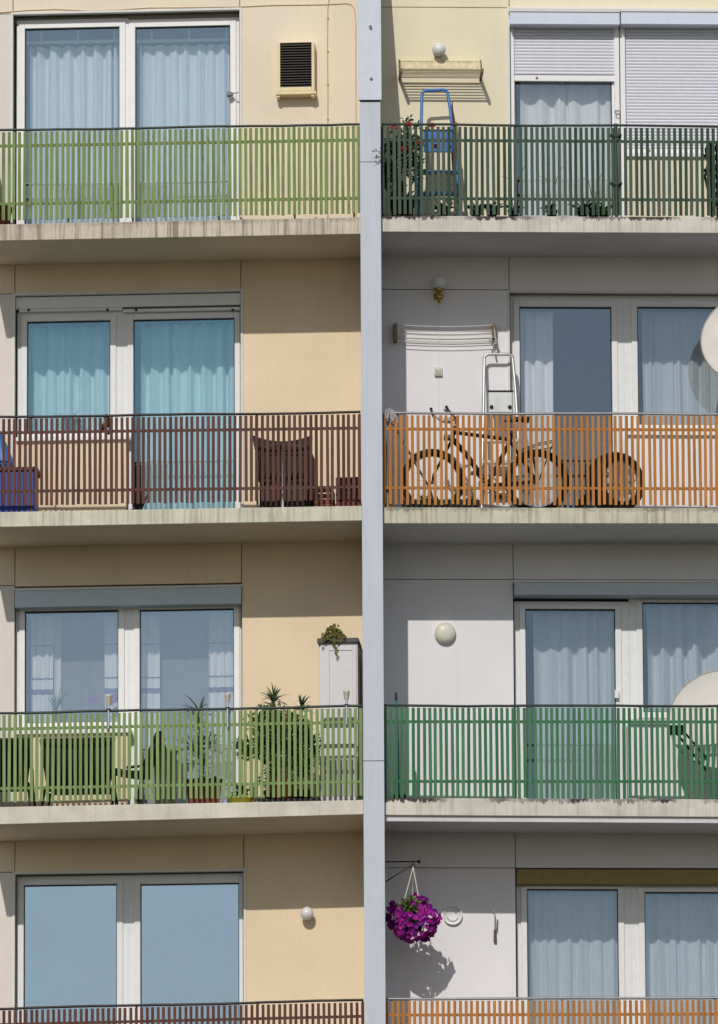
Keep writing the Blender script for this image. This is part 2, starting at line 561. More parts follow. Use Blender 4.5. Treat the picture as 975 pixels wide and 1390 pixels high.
def storey(key, i, opening, sill, mats, hjoint, corner):
    """wall of one storey: paint panels with open joints over a core; opening=(px0,px1,pytop); sill=(px0,px1,py) solid below"""
    sd = L if key == 'L' else RR
    zz = Z[key, i]
    x0, x1, yt = opening
    ym = yt + 130
    u0, u1 = sd.at(x0, ym, 0)[0], sd.at(x1, ym, 0)[0]
    zt = sd.at((x0 + x1) / 2, yt, 0)[1]
    zb = zz['top'](0) - .02
    ztop = (Z[key, i - 1]['bot'](0) + .03) if i else sd.at(300, -160, 0)[1]
    zj = sd.at(corner, hjoint, 0)[1]
    if key == 'L':
        ue0, ue1 = sd.at(-135, ym, 0)[0], 0.0
        cols = [(ue0, u0, 'A'), (u0, u1, 'B'), (u1, ue1, 'C')]
    else:
        ue0, ue1 = 0.0, sd.at(1190, ym, 0)[0]
        cols = [(ue0, u0, 'C'), (u0, u1, 'B'), (u1, ue1, 'A')]
    mb = MB(); core = MB()
    for a, b, t in cols:
        if t == 'B':
            mb.cur = 0
            gapbox(mb, a, b, zt, ztop)
            core.box(a, b, -CORE, -.055, zt, ztop)
            if sill:
                s0, s1 = sd.at(sill[0], sill[2] + 40, 0)[0], sd.at(sill[1], sill[2] + 40, 0)[0]
                zs = sd.at((sill[0] + sill[1]) / 2, sill[2], 0)[1]
                mb.cur = 2
                gapbox(mb, s0, s1, zb, zs)
                core.box(s0, s1, -CORE, -.055, zb, zs - .02)
        elif t == 'A':
            mb.cur = 1
            gapbox(mb, a, b, zb, zj); mb.cur = 0; gapbox(mb, a, b, zj, ztop)
            core.box(a, b, -CORE, -.055, zb, ztop)
        else:
            mb.cur = 3
            if key == 'R':
                gapbox(mb, a, b, zb, zj); gapbox(mb, a, b, zj, ztop)
            else:
                gapbox(mb, a, b, zb, ztop)
            core.box(a, b, -CORE, -.055, zb, ztop)
    o = part('storey_wall', mb, mats, blocks[key], bevel=.003)
    part('wall_core', core, M['joint'], o)
    return dict(u0=u0, u1=u1, zt=zt, zb=zb, sill=sill)


MW = M
ST = {}
ST['L', 0] = storey('L', 0, (17.5, 326, 16.5), None, [M['wall_top_left'], M['wall_strip'], M['wall_beige'], M['wall_top_left']], 19, 10)
ST['L', 1] = storey('L', 1, (20, 327.5, 398), (20, 172, 597), [M['wall_beige'], M['wall_strip'], M['wall_beige'], M['wall_beige']], 399, 10)
ST['L', 2] = storey('L', 2, (20, 328.5, 794), (20, 174, 995), [M['wall_beige'], M['wall_strip'], M['wall_beige'], M['wall_beige']], 795, 10)
ST['L', 3] = storey('L', 3, (20, 331.5, 1184), None, [M['wall_beige'], M['wall_strip'], M['wall_beige'], M['wall_beige']], 1184, 10)
ST['R', 0] = storey('R', 0, (692.5, 1000, 13), (848, 1000, 212), [M['wall_yellow']] * 4, 10, 600)
ST['R', 1] = storey('R', 1, (692.5, 1010, 397.5), (850, 1010, 590), [M['wall_white']] * 4, 393, 600)
ST['R', 2] = storey('R', 2, (698, 1015, 787), (852, 1015, 982), [M['wall_white']] * 4, 786.5, 600)
ST['R', 3] = storey('R', 3, (701, 1020, 1178.5), None, [M['wall_white']] * 4, 1178, 600)

# lower storeys down to the ground and the body behind
for key, sd in (('L', L), ('R', RR)):
    e = sd.at(-135 if key == 'L' else 1190, 700, 0)[0]
    a, b = min(e, 0), max(e, 0)
    mb = MB()
    mb.box(a, b, -CORE, 0, 0, Z[key, 3]['top'](0) - .02)
    mb.box(a, b, -10.0, -2.6, 0, sd.at(300, -160, 0)[1] + .3)
    for zz in (0,):
        mb.box(a, b, -2.6, 0.01, sd.at(300, -160, 0)[1], sd.at(300, -160, 0)[1] + .3)
    part('lower_wall', mb, M['wall_beige'] if key == 'L' else M['wall_white'], blocks[key])

# balcony slabs
SLABM = {('L', 0): 'slab_dirty', ('L', 1): 'slab_cream', ('L', 2): 'slab_clean', ('L', 3): 'slab_cream',
         ('R', 0): 'slab_mould', ('R', 1): 'slab_drips', ('R', 2): 'slab_mould', ('R', 3): 'slab_drips'}
for (key, i), zz in Z.items():
    sd = L if key == 'L' else RR
    a, b = zz['u0'], zz['u1']
    if key == 'L': b += .01
    else: a -= .01
    mb = MB()
    wf, wb = SLAB_W, -.03
    t0, t1, b0, b1 = zz['top'](a), zz['top'](b), zz['bot'](a), zz['bot'](b)
    mb.hexa([(a, -wf, b0), (b, -wf, b1), (b, -wf, t1), (a, -wf, t0)], [(a, -wb, b0), (b, -wb, b1), (b, -wb, t1), (a, -wb, t0)])
    mb.mi[4 - 2] = 1       # underside
    for k, f in enumerate(mb.f):
        n = (mb.v[f[1]] - mb.v[f[0]]).cross(mb.v[f[2]] - mb.v[f[1]])
        mb.mi[k] = 1 if abs(n.normalized().z) > .9 and (mb.v[f[0]].z < (t0 + b0) / 2) else 0
    o = part('balcony_slab', mb, [M[SLABM[key, i]], M['soffit_beige' if key == 'L' else 'soffit_grey']], blocks[key], bevel=.006)
    if (key, i) == ('R', 2):      # lower drip lip set back behind the edge
        mb = MB(); d = .055
        mb.hexa([(a, -wf + .03, b0 - d), (b, -wf + .03, b1 - d), (b, -wf + .03, b1 + .01), (a, -wf + .03, b0 + .01)],
                [(a, -wf + .09, b0 - d), (b, -wf + .09, b1 - d), (b, -wf + .09, b1 + .01), (a, -wf + .09, b0 + .01)])
        part('drip_edge', mb, M['soffit_grey'], o, bevel=.004)

# ------------------------------------------------------------------ dividing fin
u0, u1 = MID.at(490.6, 540, 1.17)[0], MID.at(518.9, 540, 1.17)[0]
zt_ = MID.at(505, -200, 1.17)[1]
z135 = MID.at(505, 135.5, 1.17)[1]
fin = thing(MID, 'partition_wall', 'tall narrow blue-grey clad fin dividing the left balconies from the right ones', 'wall', ((u0 + u1) / 2, -.6, 0))
core = MB()
e = .012
def prof(mb, ua, ub, za, zb, wa, wb):
    """slice of the fin from za to zb whose front lies at wa (bottom) and wb (top)"""
    mb.hexa([(ua, -wa, za), (ub, -wa, za), (ub, -wb, zb), (ua, -wb, zb)], [(ua, .3, za), (ub, .3, za), (ub, .3, zb), (ua, .3, zb)])
prof(core, u0 + e, u1 - e, 0, z135, 1.15, 1.15)
prof(core, u0 + e, u1 - e, z135, zt_, 1.15, .15)
part('masonry', core, M['fin_core'], fin)
def clad(ua, ub, y0, y1, w, wtop=None, name='cladding'):
    za = MID.at(505, y1, w)[1]; zb = MID.at(505, y0, w)[1]
    wtop = w if wtop is None else wtop
    mb = MB()
    mb.hexa([(ua, -w, za), (ub, -w, za), (ub, -wtop, zb), (ua, -wtop, zb)],
            [(ua, -w + .05, za), (ub, -w + .05, za), (ub, -wtop + .05, zb), (ua, -wtop + .05, zb)])
    part(name, mb, M['fin'], fin, bevel=.004)
clad(u0, u1, 138, 219.5, 1.17)
clad(u0, u1, 220.2, 1032.5, 1.17)
clad(u0, u1, 1033.3, 1850, 1.17)
clad(u0 - .012, u1 + .012, -200, 135.5, 1.19, .19, name='upper_cladding')
mb = MB(); zc_ = MID.at(505, 137, 1.17)[1]
mb.box(u0 + .004, u1 - .004, 1.0, 1.172, zc_ - .012, zc_ + .02)
part('flashing', mb, M['gasket'], fin)
for px, py in ((503, 36), (504, 107)):
    mb = MB()
    t = (135.5 - py) / 335.5
    c = MID.P(px, py, 1.19 - t)
    mb.lathe([(.0, .016), (.012, .014), (.016, .0)], c + Vector((0, -.002, 0)), (0, -1, 0), 10)
    part('rivet', mb, M['steel_dull'], fin)

# ------------------------------------------------------------------ railings
def railing(key, i, mat, hand, label, pitch_px, slat_px, posts, gap_bot=.05, front_clear=0):
    sd = L if key == 'L' else RR
    zz = Z[key, i]
    a, b = zz['u0'] + .02, zz['u1'] - .012
    if key == 'R': a, b = zz['u0'] + .012, zz['u1'] - .02
    zr, zs = zz['rail'], zz['top']
    root = thing(sd, 'balcony_railing', label, 'railing', ((a + b) / 2, -RAIL_W, zs((a + b) / 2)), 'slatted balcony railings')
    pm = 1 / 140.9
    mb = MB(); n = int((b - a) / (pitch_px * pm)); p = (b - a) / n
    for k in range(n + 1):
        u = a + p * k + rnd.uniform(-.0024, .0024)
        hw = slat_px * pm / 2
        tw = rnd.uniform(-.004, .004)
        lean = rnd.uniform(-.005, .005)
        zt, zb_ = zr(u) - .022, zs(u) + gap_bot + rnd.uniform(-.006, .006)
        wf, wb = RAIL_W + .012, RAIL_W - .006
        mb.hexa([(u - hw + lean, -wf - tw, zb_), (u + hw + lean, -wf + tw, zb_), (u + hw, -wf + tw, zt), (u - hw, -wf - tw, zt)],
                [(u - hw + lean, -wb - tw, zb_), (u + hw + lean, -wb + tw, zb_), (u + hw, -wb + tw, zt), (u - hw, -wb - tw, zt)])
    part('slat_panel', mb, mat, root)
    for dz in (.152, .728):
        mb = MB(); h = .0125
        mb.hexa([(a, -RAIL_W + .006, zr(a) - dz - h), (b, -RAIL_W + .006, zr(b) - dz - h), (b, -RAIL_W + .006, zr(b) - dz + h), (a, -RAIL_W + .006, zr(a) - dz + h)],
                [(a, -RAIL_W + .03, zr(a) - dz - h), (b, -RAIL_W + .03, zr(b) - dz - h), (b, -RAIL_W + .03, zr(b) - dz + h), (a, -RAIL_W + .03, zr(a) - dz + h)])
        part('cross_rail', mb, mat, root)
    mb = MB()
    N = 24
    pts = []
    for k in range(N + 1):
        u = a - .01 + (b - a + .02) * k / N
        pts.append((u, -RAIL_W + .002, zr(u) + .003 * math.sin(u * 3.1 + i) + (rnd.uniform(-.002, .002))))
    mb.tube(pts, .0125, 8)
    part('handrail', mb, hand, root)
    for px in posts:
        u = sd.at(px, 600, RAIL_W)[0]
        u = a + p * round((u - a) / p)
        mb = MB(); mb.box(u - .009, u + .009, RAIL_W - .06, RAIL_W - .032, zs(u) - .01, zr(u) - .008)
        po = part('post', mb, mat, root)
        mb = MB(); mb.box(u - .035, u + .035, RAIL_W - .085, RAIL_W - .008, zs(u) - .002, zs(u) + .012)
        part('foot_plate', mb, mat, po)
    # return side at the free end
    ue = a if key == 'L' else b
    mb = MB()
    for k in range(1, 19):
        w = RAIL_W - .03 - k * .054
        mb.box(ue - .006, ue + .01, w - .012, w + .012, zs(ue) + gap_bot, zr(ue) - .02)
    mb.box(ue - .012, ue + .012, .02, RAIL_W - .02, zr(ue) - .012, zr(ue) + .012)
    for dz in (.152, .728):
        mb.box(ue - .024, ue - .007, .02, RAIL_W - .03, zr(ue) - dz - .012, zr(ue) - dz + .012)
    part('side_panel', mb, mat, root)
    return root


railing('L', 0, M['rail_lime'], M['hand_dark'], 'faded yellow-green slatted railing under the beige wall vent', 7.27, 4.1, (-24, 92, 182, 300, 400, 484))
railing('L', 1, M['rail_brown'], M['hand_brown'], 'dark brown slatted balcony railing', 7.3, 4.0, (-24, 45, 183, 350, 486), gap_bot=.07)
railing('L', 2, M['rail_leaf'], M['hand_dark'], 'light green slatted railing with three solar lamps clipped on', 7.35, 4.1, (-24, 183, 350, 488), gap_bot=.05)
railing('L', 3, M['rail_brown'], M['hand_brown'], 'brown slatted railing below the two sky-reflecting windows', 7.35, 3.8, (-24, 183, 350, 488))
rt = railing('R', 0, M['rail_dark'], M['hand_dark'], 'dark green slatted railing with a clamped post, in front of the shutters', 7.5, 4.25, (524, 700, 960), gap_bot=.02)
railing('R', 1, M['rail_orange'], M['steel_dull'], 'orange-brown slatted wooden railing in front of the bicycle', 7.55, 3.95, (527, 760, 960), gap_bot=.035)
railing('R', 2, M['rail_emerald'], M['hand_dark'], 'emerald green slatted railing in front of the white wall with the round lamp', 7.43, 4.1, (524, 700, 868, 970), gap_bot=.01)
railing('R', 3, M['rail_orange'], M['steel_dull'], 'orange slatted railing below the hanging flower basket', 7.5, 4.0, (527, 760, 960))
# clamped joint post on the dark green railing
mb = MB(); u = RR.at(836.5, 230, RAIL_W + .03)[0]; zz = Z['R', 0]
mb.tube([(u, -RAIL_W - .035, zz['top'](u) + .004), (u, -RAIL_W - .035, zz['rail'](u) + .01)], .019, 10)
jp = part('joint_post', mb, M['rail_dark'], rt)
for py in (185, 250):
    z = RR.at(836, py, RAIL_W)[1]
    mb = MB(); mb.box(u - .055, u + .055, RAIL_W + .012, RAIL_W + .03, z - .012, z + .012)
    for s in (-1, 1):
        mb.lathe([(.014, 0), (.014, .02), (.0, .022)], (u + s * .045, -RAIL_W - .03, z), (0, -1, 0), 8)
    mb.box(u - .024, u + .024, RAIL_W + .012, RAIL_W + .062, z - .018, z + .018)
    part('clamp', mb, M['hand_dark'], jp)


# ------------------------------------------------------------------ windows and doors
def ring(mb, u0, u1, z0, z1, a0, a1, c0, c1, wb, wf):
    """frame: outer u0..z1, hole a0..a1, c0..c1"""
    mb.box(u0, a0, wb, wf, z0, z1); mb.box(a1, u1, wb, wf, z0, z1)
    if c1 < z1: mb.box(a0, a1, wb, wf, c1, z1)
    if c0 > z0: mb.box(a0, a1, wb, wf, z0, c0)


def unit(key, i, leaves, frame, glassm, top=None, trim=True, room=True, names=('balcony_door', 'balcony_door'), tilt=(0, 0), labels=(None, None)):
    """leaves: two (gx0, gx1, gy_top, gy_bottom or None, frame x0, frame x1)"""
    sd = L if key == 'L' else RR
    s = ST[key, i]
    u0, u1, zt, zb = s['u0'], s['u1'], s['zt'], s['zb'] + .02
    WF = -.10
    res = []
    for k, (gx0, gx1, gy, gb, fx0, fx1) in enumerate(leaves):
        gm = glassm[k] if isinstance(glassm, (list, tuple)) else glassm
        ym = gy + 110
        w = WF - .02
        g0, g1 = sd.at(gx0, ym, w)[0], sd.at(gx1, ym, w)[0]
        c1 = sd.at((gx0 + gx1) / 2, gy, w)[1]
        c0 = sd.at((gx0 + gx1) / 2, gb, w)[1] if gb else zb + .10
        f0 = s['u0'] if fx0 is None else sd.at(fx0, ym, WF)[0]
        f1 = s['u1'] if fx1 is None else sd.at(fx1, ym, WF)[0]
        zlow = zb if not gb else sd.at((gx0 + gx1) / 2, gb + 9, WF)[1]
        ztop = zt if top is None else sd.at((gx0 + gx1) / 2, top[k] if isinstance(top, (list, tuple)) else top, WF)[1]
        # fixed frame
        mb = MB()
        sw = .058                      # sash width
        h0, h1, hz0, hz1 = g0 - sw, g1 + sw, c0 - sw, c1 + min(sw, max(.02, (ztop - c1) * .55))
        h0 = max(h0, f0 + .006); h1 = min(h1, f1 - .006); hz0 = max(hz0, zlow + .006)
        ring(mb, f0, f1, zlow, ztop, h0 + .004, h1 - .004, hz0 + .004, hz1 - .004, WF - .07, WF - .018)
        wn = part(names[k], mb, frame, blocks[key], bevel=.003, label=labels[k])
        mb = MB()
        ring(mb, h0, h1, hz0, hz1, g0, g1, c0, c1, WF - .06, WF)
        fr = part('frame', mb, frame, wn, bevel=.004)
        mb = MB(); gk = .008
        ring(mb, g0 - .004, g1 + .004, c0 - .004, c1 + .004, g0 + gk, g1 - gk, c0 + gk, c1 - gk * 1.3, WF - .05, WF - .022)
        part('gasket', mb, M['gasket'], wn)
        mb = MB(); mb.box(g0, g1, WF - .042, WF - .034, c0, c1)
        part('pane', mb, gm, wn)
        if gb:
            mb = MB()
            zs = sd.at((gx0 + gx1) / 2, s['sill'][2], .04)[1]
            q0, q1 = sd.at(s['sill'][0], gb, .04)[0], sd.at(s['sill'][1], gb, .04)[0]
            mb.box(q0 + .01, q1 + (.03 if key == 'L' else -.0), WF - .08, .045, zs - .005, zs + .035)
            part('sill', mb, M['frame_white'], wn, bevel=.004)
        res.append((g0, g1, c0, c1))
    if trim:
        mb = MB(); tw = .02
        ring(mb, u0 - tw, u1 + tw, zb, zt + tw, u0 + .002, u1 - .002, zb, zt - .002, -.05, .012)
        part('reveal_trim', mb, M['trim'], blocks[key], bevel=.002)
    if room:
        mb = MB(); d = 2.5; w0 = -CORE - .004
        a, b, lo, hi = u0 - .25, u1 + .25, zb - .06, zt + .1
        P = lambda u, w, z: (u, -w, z)
        mb.face([P(a, -d, lo), P(b, -d, lo), P(b, -d, hi), P(a, -d, hi)])
        mb.face([P(a, w0, lo), P(a, -d, lo), P(a, -d, hi), P(a, w0, hi)])
        mb.face([P(b, w0, lo), P(b, -d, lo), P(b, -d, hi), P(b, w0, hi)])
        mb.face([P(a, w0, lo), P(b, w0, lo), P(b, -d, lo), P(a, -d, lo)])
        mb.face([P(a, w0, hi), P(b, w0, hi), P(b, -d, hi), P(a, -d, hi)])
        part('room_shell', mb, M['room'], blocks[key])
    return res


GT, GB = M['glass_teal'], M['glass_blue']
U = {}
U['L', 0] = unit('L', 0, [(34, 162.5, 38, None, 22.5, 174), (184, 313, 36, None, 174, 325)], M['frame_white'], GB, top=(25.5, 24.5),
                 labels=('left glazed balcony door with white frame', 'right glazed balcony door with white frame'))
U['L', 1] = unit('L', 1, [(37, 150, 436, 586, 23, 166), (181.5, 319, 433, None, 166, 327)], M['frame_grey'], GT, top=(422, 419), names=('window', 'balcony_door'))
U['L', 2] = unit('L', 2, [(34, 161, 829, 981, 21, 175), (190, 318, 827, None, 175, 328)], M['frame_white'], M['glass_soft'], top=(824, 822), names=('window', 'balcony_door'), trim=False)
U['L', 3] = unit('L', 3, [(32.5, 159, 1201, None, 22, 175), (191, 325, 1199.5, None, 175, 331)], M['frame_grey'], M['glass_sky'], top=(1188.5, 1186))
U['R', 0] = unit('R', 0, [(700, 831, 68, None, 693, 842), (858, 985, 60, 190, 842, None)], M['frame_white'], [M['glass_dark'], M['glass_grey']], top=42, names=('balcony_door', 'window'))
U['R', 1] = unit('R', 1, [(706, 831, 417, None, 693.5, 848), (866, 1000, 417, 577, 848, None)], M['frame_grey'], [M['glass_dark'], M['glass_grey']], top=400, names=('balcony_door', 'window'))
U['R', 2] = unit('R', 2, [(714, 836, 827, None, 699, 855), (873, 1005, 818, 967, 855, None)], M['frame_grey'], M['glass_grey'], top=(816, 812), names=('balcony_door', 'window'), trim=False)
U['R', 3] = unit('R', 3, [(716, 840, 1207, None, 702, 858), (876, 1008, 1211, None, 858, None)], M['frame_grey'], M['glass_grey'], top=1200, trim=False)

for key, i, y0, y1 in (('L', 0, 15, 26.5), ('L', 3, 1183, 1190)):
    q0, q1, r0, r1 = L.rect(18, y0, 330, y1, -.13)
    mb = MB(); mb.box(ST[key, i]['u0'] + .003, ST[key, i]['u1'] - .003, -.19, -.125, r0 - .02, ST[key, i]['zt'] - .003)
    part('lintel_strip', mb, M['lintel'], blocks[key])
# shutter boxes
def shutter_box(key, x0, x1, y0, y1, wb, wf, mat, label=None, rim=True):
    sd = L if key == 'L' else RR
    u0, u1, z0, z1 = sd.rect(x0, y0, x1, y1, wf)
    mb = MB(); mb.box(u0, u1, wb, wf, z0, z1)
    o = part('shutter_box', mb, mat, blocks[key], bevel=.005, label=label)
    if rim:
        mb = MB(); mb.box(u0 - .01, u1 + .01, wb, wf + .012, z1 - .012, z1 + .01)
        part('flashing', mb, M['trim'], o)
    return o

shutter_box('L', 20.5, 327.5, 797.5, 822, -.14, .045, M['box_blue'], 'blue-grey roller shutter box')
shutter_box('L', 21.5, 326.5, 400.5, 416.5, -.14, -.045, M['frame_grey'], 'pale roller shutter box recessed in the opening', rim=False)
mb = MB()
for a, b in ((26, 166), (167, 326)):
    u0, u1, z0, z1 = L.rect(a, 418, b, 422, -.06); mb.box(u0, u1, -.12, -.06, z0, z1)
o = part('shutter_end_bar', mb, M['frame_grey'], blocks['L'], bevel=.002)
for px in (39, 146, 185, 316):
    mb = MB()
    c = L.P(px, 420.5, -.055); mb.box(c.x - .012, c.x + .012, -.07, -.05, c.z - .012, c.z + .01)
    part('stopper', mb, M['gasket'], o)
shutter_box('R', 692.5, 841.5, 14.5, 33, -.14, .10, M['box_lilac'], 'lilac-grey shutter box over the half-open shutter')
shutter_box('R', 843, 1000, 14.5, 33, -.14, .10, M['box_lilac'], 'lilac-grey shutter box over the closed shutter')
shutter_box('R', 698.5, 1015, 789, 807.5, -.14, .10, M['box_grey'], 'grey roller shutter box')
shutter_box('R', 701.5, 1020, 1180, 1200, -.16, -.01, M['box_brown'], 'olive-brown shutter box', rim=False)

# roller shutters
def roller(x0, x1, ytop, ybot, label):
    u0, u1, z0, z1 = RR.rect(x0, ytop, x1, ybot, -.075)
    mb = MB(); p = .0325
    n = int((z1 - z0) / p); rows = []
    for k in range(n):
        for t, d in ((0, -.004), (.12, .004), (.5, .0085), (.88, .004)):
            rows.append((z1 - (k + t) * p, d))
    mb.grid([[(u0, .075 - d, z), (u1, .075 - d, z)] for z, d in rows], smooth=False)
    mb.box(u0, u1, -.10, -.084, z0, z1)
    o = part('roller_shutter', mb, M['slat_white'], blocks['R'], label=label)
    mb = MB(); mb.box(u0, u1, -.095, -.058, z0 - .05, z0 + .004)
    part('bottom_bar', mb, M['frame_white'], o, bevel=.004)
    mb = MB(); c = (u0 + .22, .056, z0 - .018)
    mb.lathe([(.012, 0), (.012, .006), (0, .008)], c, (0, -1, 0), 10)
    part('stopper', mb, M['brass'], o)
roller(698, 835, 36, 104, 'roller shutter pulled half way down')
roller(850, 1000, 36, 203, 'fully closed roller shutter')
# guide rails for the shutters
mb = MB()
for a, b in ((693.5, 698.5), (834.5, 841.3), (842.6, 849.5)):
    u0, u1, z0, z1 = RR.rect(a, 42, b, 215, -.04); mb.box(u0, u1, -.10, -.045, z0 - .6 if a < 840 else z0 - .6, z1 + .1)
part('shutter_guide', mb, M['frame_white'], blocks['R'], bevel=.003)
# closing hardware
mb = MB(); c = RR.P(835, 152, -.06)
mb.tube([c, c + Vector((0, -.05, 0)), c + Vector((.03, -.055, .0))], .008, 6); mb.torus(c + Vector((.02, -.055, -.02)), (0, 1, 0), .022, .005, 16, 6)
part('door_handle', mb, M['steel_dull'], blocks['R'])
mb = MB(); u0, u1, z0, z1 = RR.rect(834.5, 937, 840, 948, -.07); mb.box(u0, u1, -.10, -.05, z0, z1)
part('door_handle', mb, M['white_plastic'], blocks['R'], bevel=.004)
mb = MB(); c = L.P(315, 129, -.06)
mb.lathe([(.0, .034), (.028, .03), (.036, .015), (.03, .0)], c + Vector((-.02, 0, 0)), (0, -1, 0), 16)
mb.lathe([(.0, .046), (.012, .044), (.014, .03)], c + Vector((-.02, 0, 0)), (0, -1, 0), 12)
mb.tube([c + Vector((0, -.03, .01)), c + Vector((.07, -.05, .01))], .006, 6)
part('door_handle', mb, M['chrome'], blocks['L'])


# ------------------------------------------------------------------ curtains
def curtain(key, i, k, label, mat, w=-.40, x=None, folds=9, amp=.045, ztop_off=.12, zlow=None, seed=1, bands=None, thing_name='curtain', rail=False):
    sd = L if key == 'L' else RR
    g0, g1, c0, c1 = U[key, i][k]
    r = random.Random(seed * 31 + 5)
    if x:
        u0, u1 = sd.at(x[0], 700, w)[0], sd.at(x[1], 700, w)[0]
        yy = LEVELS[key][i][2][0] - 60
        u0, u1 = sd.at(x[0], yy, w)[0], sd.at(x[1], yy, w)[0]
    else:
        u0, u1 = g0 - .10, g1 + .10
    z1 = c1 + ztop_off - .12
    z0 = ST[key, i]['zb'] + .03 if zlow is None else zlow
    # cumulative fold phase with uneven widths
    wid = [r.uniform(.5, 1.7) for _ in range(folds)]
    tot = sum(wid)
    cols = []
    acc = 0
    for f in range(folds):
        am = amp * r.uniform(.45, 1.25)
        for q in range(10):
            t = q / 10
            cols.append((acc + wid[f] * t, am, t, f))
        acc += wid[f]
    cols.append((acc, amp, 0, folds))
    rows = []
    NZ = 14
    for a in range(NZ + 1):
        tz = a / NZ
        row = []
        for s_, am, t, f in cols:
            ph = 2 * math.pi * t
            sway = .012 * math.sin(1.7 * f + 3 * tz + seed)
            dd = am * (.75 + .35 * tz) * (math.cos(ph) + .30 * math.cos(2 * ph + f * 1.7) + .12 * math.cos(3 * ph + 2.3 * f + 2 * tz))
            row.append((u0 + (u1 - u0) * s_ / tot + sway * tz + .012 * tz * math.sin(ph), -w - dd, z1 + (z0 - z1) * tz))
        rows.append(row)
    mb = MB(); mb.grid(rows)
    if bands:
        for nf, f in enumerate(mb.f):
            zc = sum(mb.v[q].z for q in f) / len(f)
    o = single(sd, thing_name, mb, mat, label, 'curtain', ((u0 + u1) / 2, -w, z0), 'curtains behind the windows')
    if rail:
        mb = MB(); zr = z1 + .03
        mb.box(u0 - .05, u1 + .05, w + .0, w + .03, zr, zr + .028)
        for q in range(3):
            uu = u0 + (u1 - u0) * (.12 + .38 * q)
            mb.box(uu - .012, uu + .012, w + .03, w + .038, zr, zr + .13)
        part('curtain_rail', mb, M['white_plastic'], o)
    if bands:
        for bz, hh in bands:
            zz = z1 - bz
            rr_ = []
            for zq in (zz - hh / 2, zz + hh / 2):
                tz = (zq - z1) / (z0 - z1)
                rr_.append([(u0 + (u1 - u0) * s_ / tot + .012 * math.sin(1.7 * f + 3 * tz + seed) * tz + .012 * tz * math.sin(2 * math.pi * t),
                             -w - am * (.75 + .35 * tz) * (math.cos(2 * math.pi * t) + .30 * math.cos(4 * math.pi * t + f * 1.7) + .12 * math.cos(6 * math.pi * t + 2.3 * f + 2 * tz)) - .004, zq) for s_, am, t, f in cols])
            mb = MB(); mb.grid(rr_)
            part('band', mb, M['lace_band'], o)
    return o


curtain('L', 0, 0, 'long white curtain behind the left door of the storey with the wall vent', M['curtain_white'], folds=8, amp=.06, x=(41, 172), seed=1, ztop_off=.0, rail=True)
curtain('L', 0, 1, 'long white curtain behind the door beside the beige wall vent', M['curtain_white'], folds=8, amp=.06, x=(190, 324), seed=2, ztop_off=.0, rail=True)
curtain('L', 1, 0, 'white curtain behind the teal window above the small bird figure', M['curtain_white'], folds=7, amp=.055, x=(30, 158), seed=3)
curtain('L', 1, 1, 'white curtain behind the teal glazed door over the brown railing', M['curtain_white'], folds=8, amp=.06, x=(193, 328), seed=4)
M['sheer'] = sheer('sheer_net', (.85, .86, .88, 1), .26)
LB = [(.29, .012), (.62, .014), (.75, .05), (.96, .012)]
curtain('L', 2, 0, 'lace side curtain at the left edge of the orchid window', M['curtain_lace'], folds=3, amp=.02, x=(43, 73), seed=5, bands=LB)
curtain('L', 2, 0, 'narrow plain strip curtain beside the left lace curtain of the orchid window', M['curtain_cream'], folds=1, amp=.015, x=(73, 83), seed=6, w=-.44)
curtain('L', 2, 0, 'lace side curtain behind the orchid', M['curtain_lace'], folds=3, amp=.02, x=(142, 172), seed=7, bands=LB)
curtain('L', 2, 1, 'lace side curtain at the left edge of the door behind the palm', M['curtain_lace'], folds=3, amp=.02, x=(185, 217), seed=8, bands=LB)
curtain('L', 2, 1, 'lace side curtain at the right edge of the door, by the middle solar lamp', M['curtain_lace'], folds=4, amp=.02, x=(284, 325), seed=9, bands=LB)
curtain('L', 2, 0, 'wide sheer panel between the two lace curtains of the orchid window', M['sheer'], folds=6, amp=.008, w=-.47, x=(80, 146), seed=21)
curtain('L', 2, 1, 'wide sheer panel between the lace curtains of the door behind the palm', M['sheer'], folds=6, amp=.008, w=-.47, x=(214, 290), seed=22)
curtain('R', 0, 0, 'white net curtain under the half-open shutter', M['curtain_lace'], w=-.30, folds=6, amp=.06, x=(706, 845), seed=10)
curtain('R', 1, 0, 'white half-drawn curtain beside the dark pane', M['curtain_white'], w=-.34, folds=3, amp=.03, x=(700, 751), seed=11)
curtain('R', 1, 1, 'white curtain behind the window next to the upper satellite dish', M['curtain_white'], w=-.34, folds=9, amp=.03, x=(872, 1005), seed=12)
curtain('R', 2, 0, 'white curtain behind the glazed door over the emerald railing', M['curtain_white'], w=-.34, folds=6, amp=.05, x=(724, 846), seed=13)
curtain('R', 2, 1, 'white curtain behind the lower satellite dish', M['curtain_white'], w=-.36, folds=5, amp=.08, x=(878, 1010), seed=14)
curtain('R', 3, 0, 'white curtain behind the door under the olive-brown box', M['curtain_white'], w=-.32, folds=8, amp=.035, x=(719, 850), seed=15)
curtain('R', 3, 1, 'white curtain behind the right window under the olive-brown box, at the picture edge', M['curtain_white'], w=-.32, folds=8, amp=.035, x=(876, 1012), seed=16)

#<things>
# ------------------------------------------------------------------ things on the walls
def globe(sd, px, py, rpx, w, label, base=True):
    c = sd.P(px, py, w); r = rpx / 140.5
    t = thing(sd, 'wall_lamp', label, 'lamp', (c.x, 0, c.z), 'wall lamps')
    mb = MB(); mb.sphere(c, r, 28, 16)
    part('globe', mb, M['opal'], t)
    mb = MB()
    mb.lathe([(0.0, w * .62), (r * .45, w * .6), (r * .5, w * .3), (r * .78, .018), (r * .8, 0.0)], (c.x, 0, c.z), (0, -1, 0), 20)
    part('wall_mount', mb, M['steel_dull'] if base else M['brass'], t)
    return t

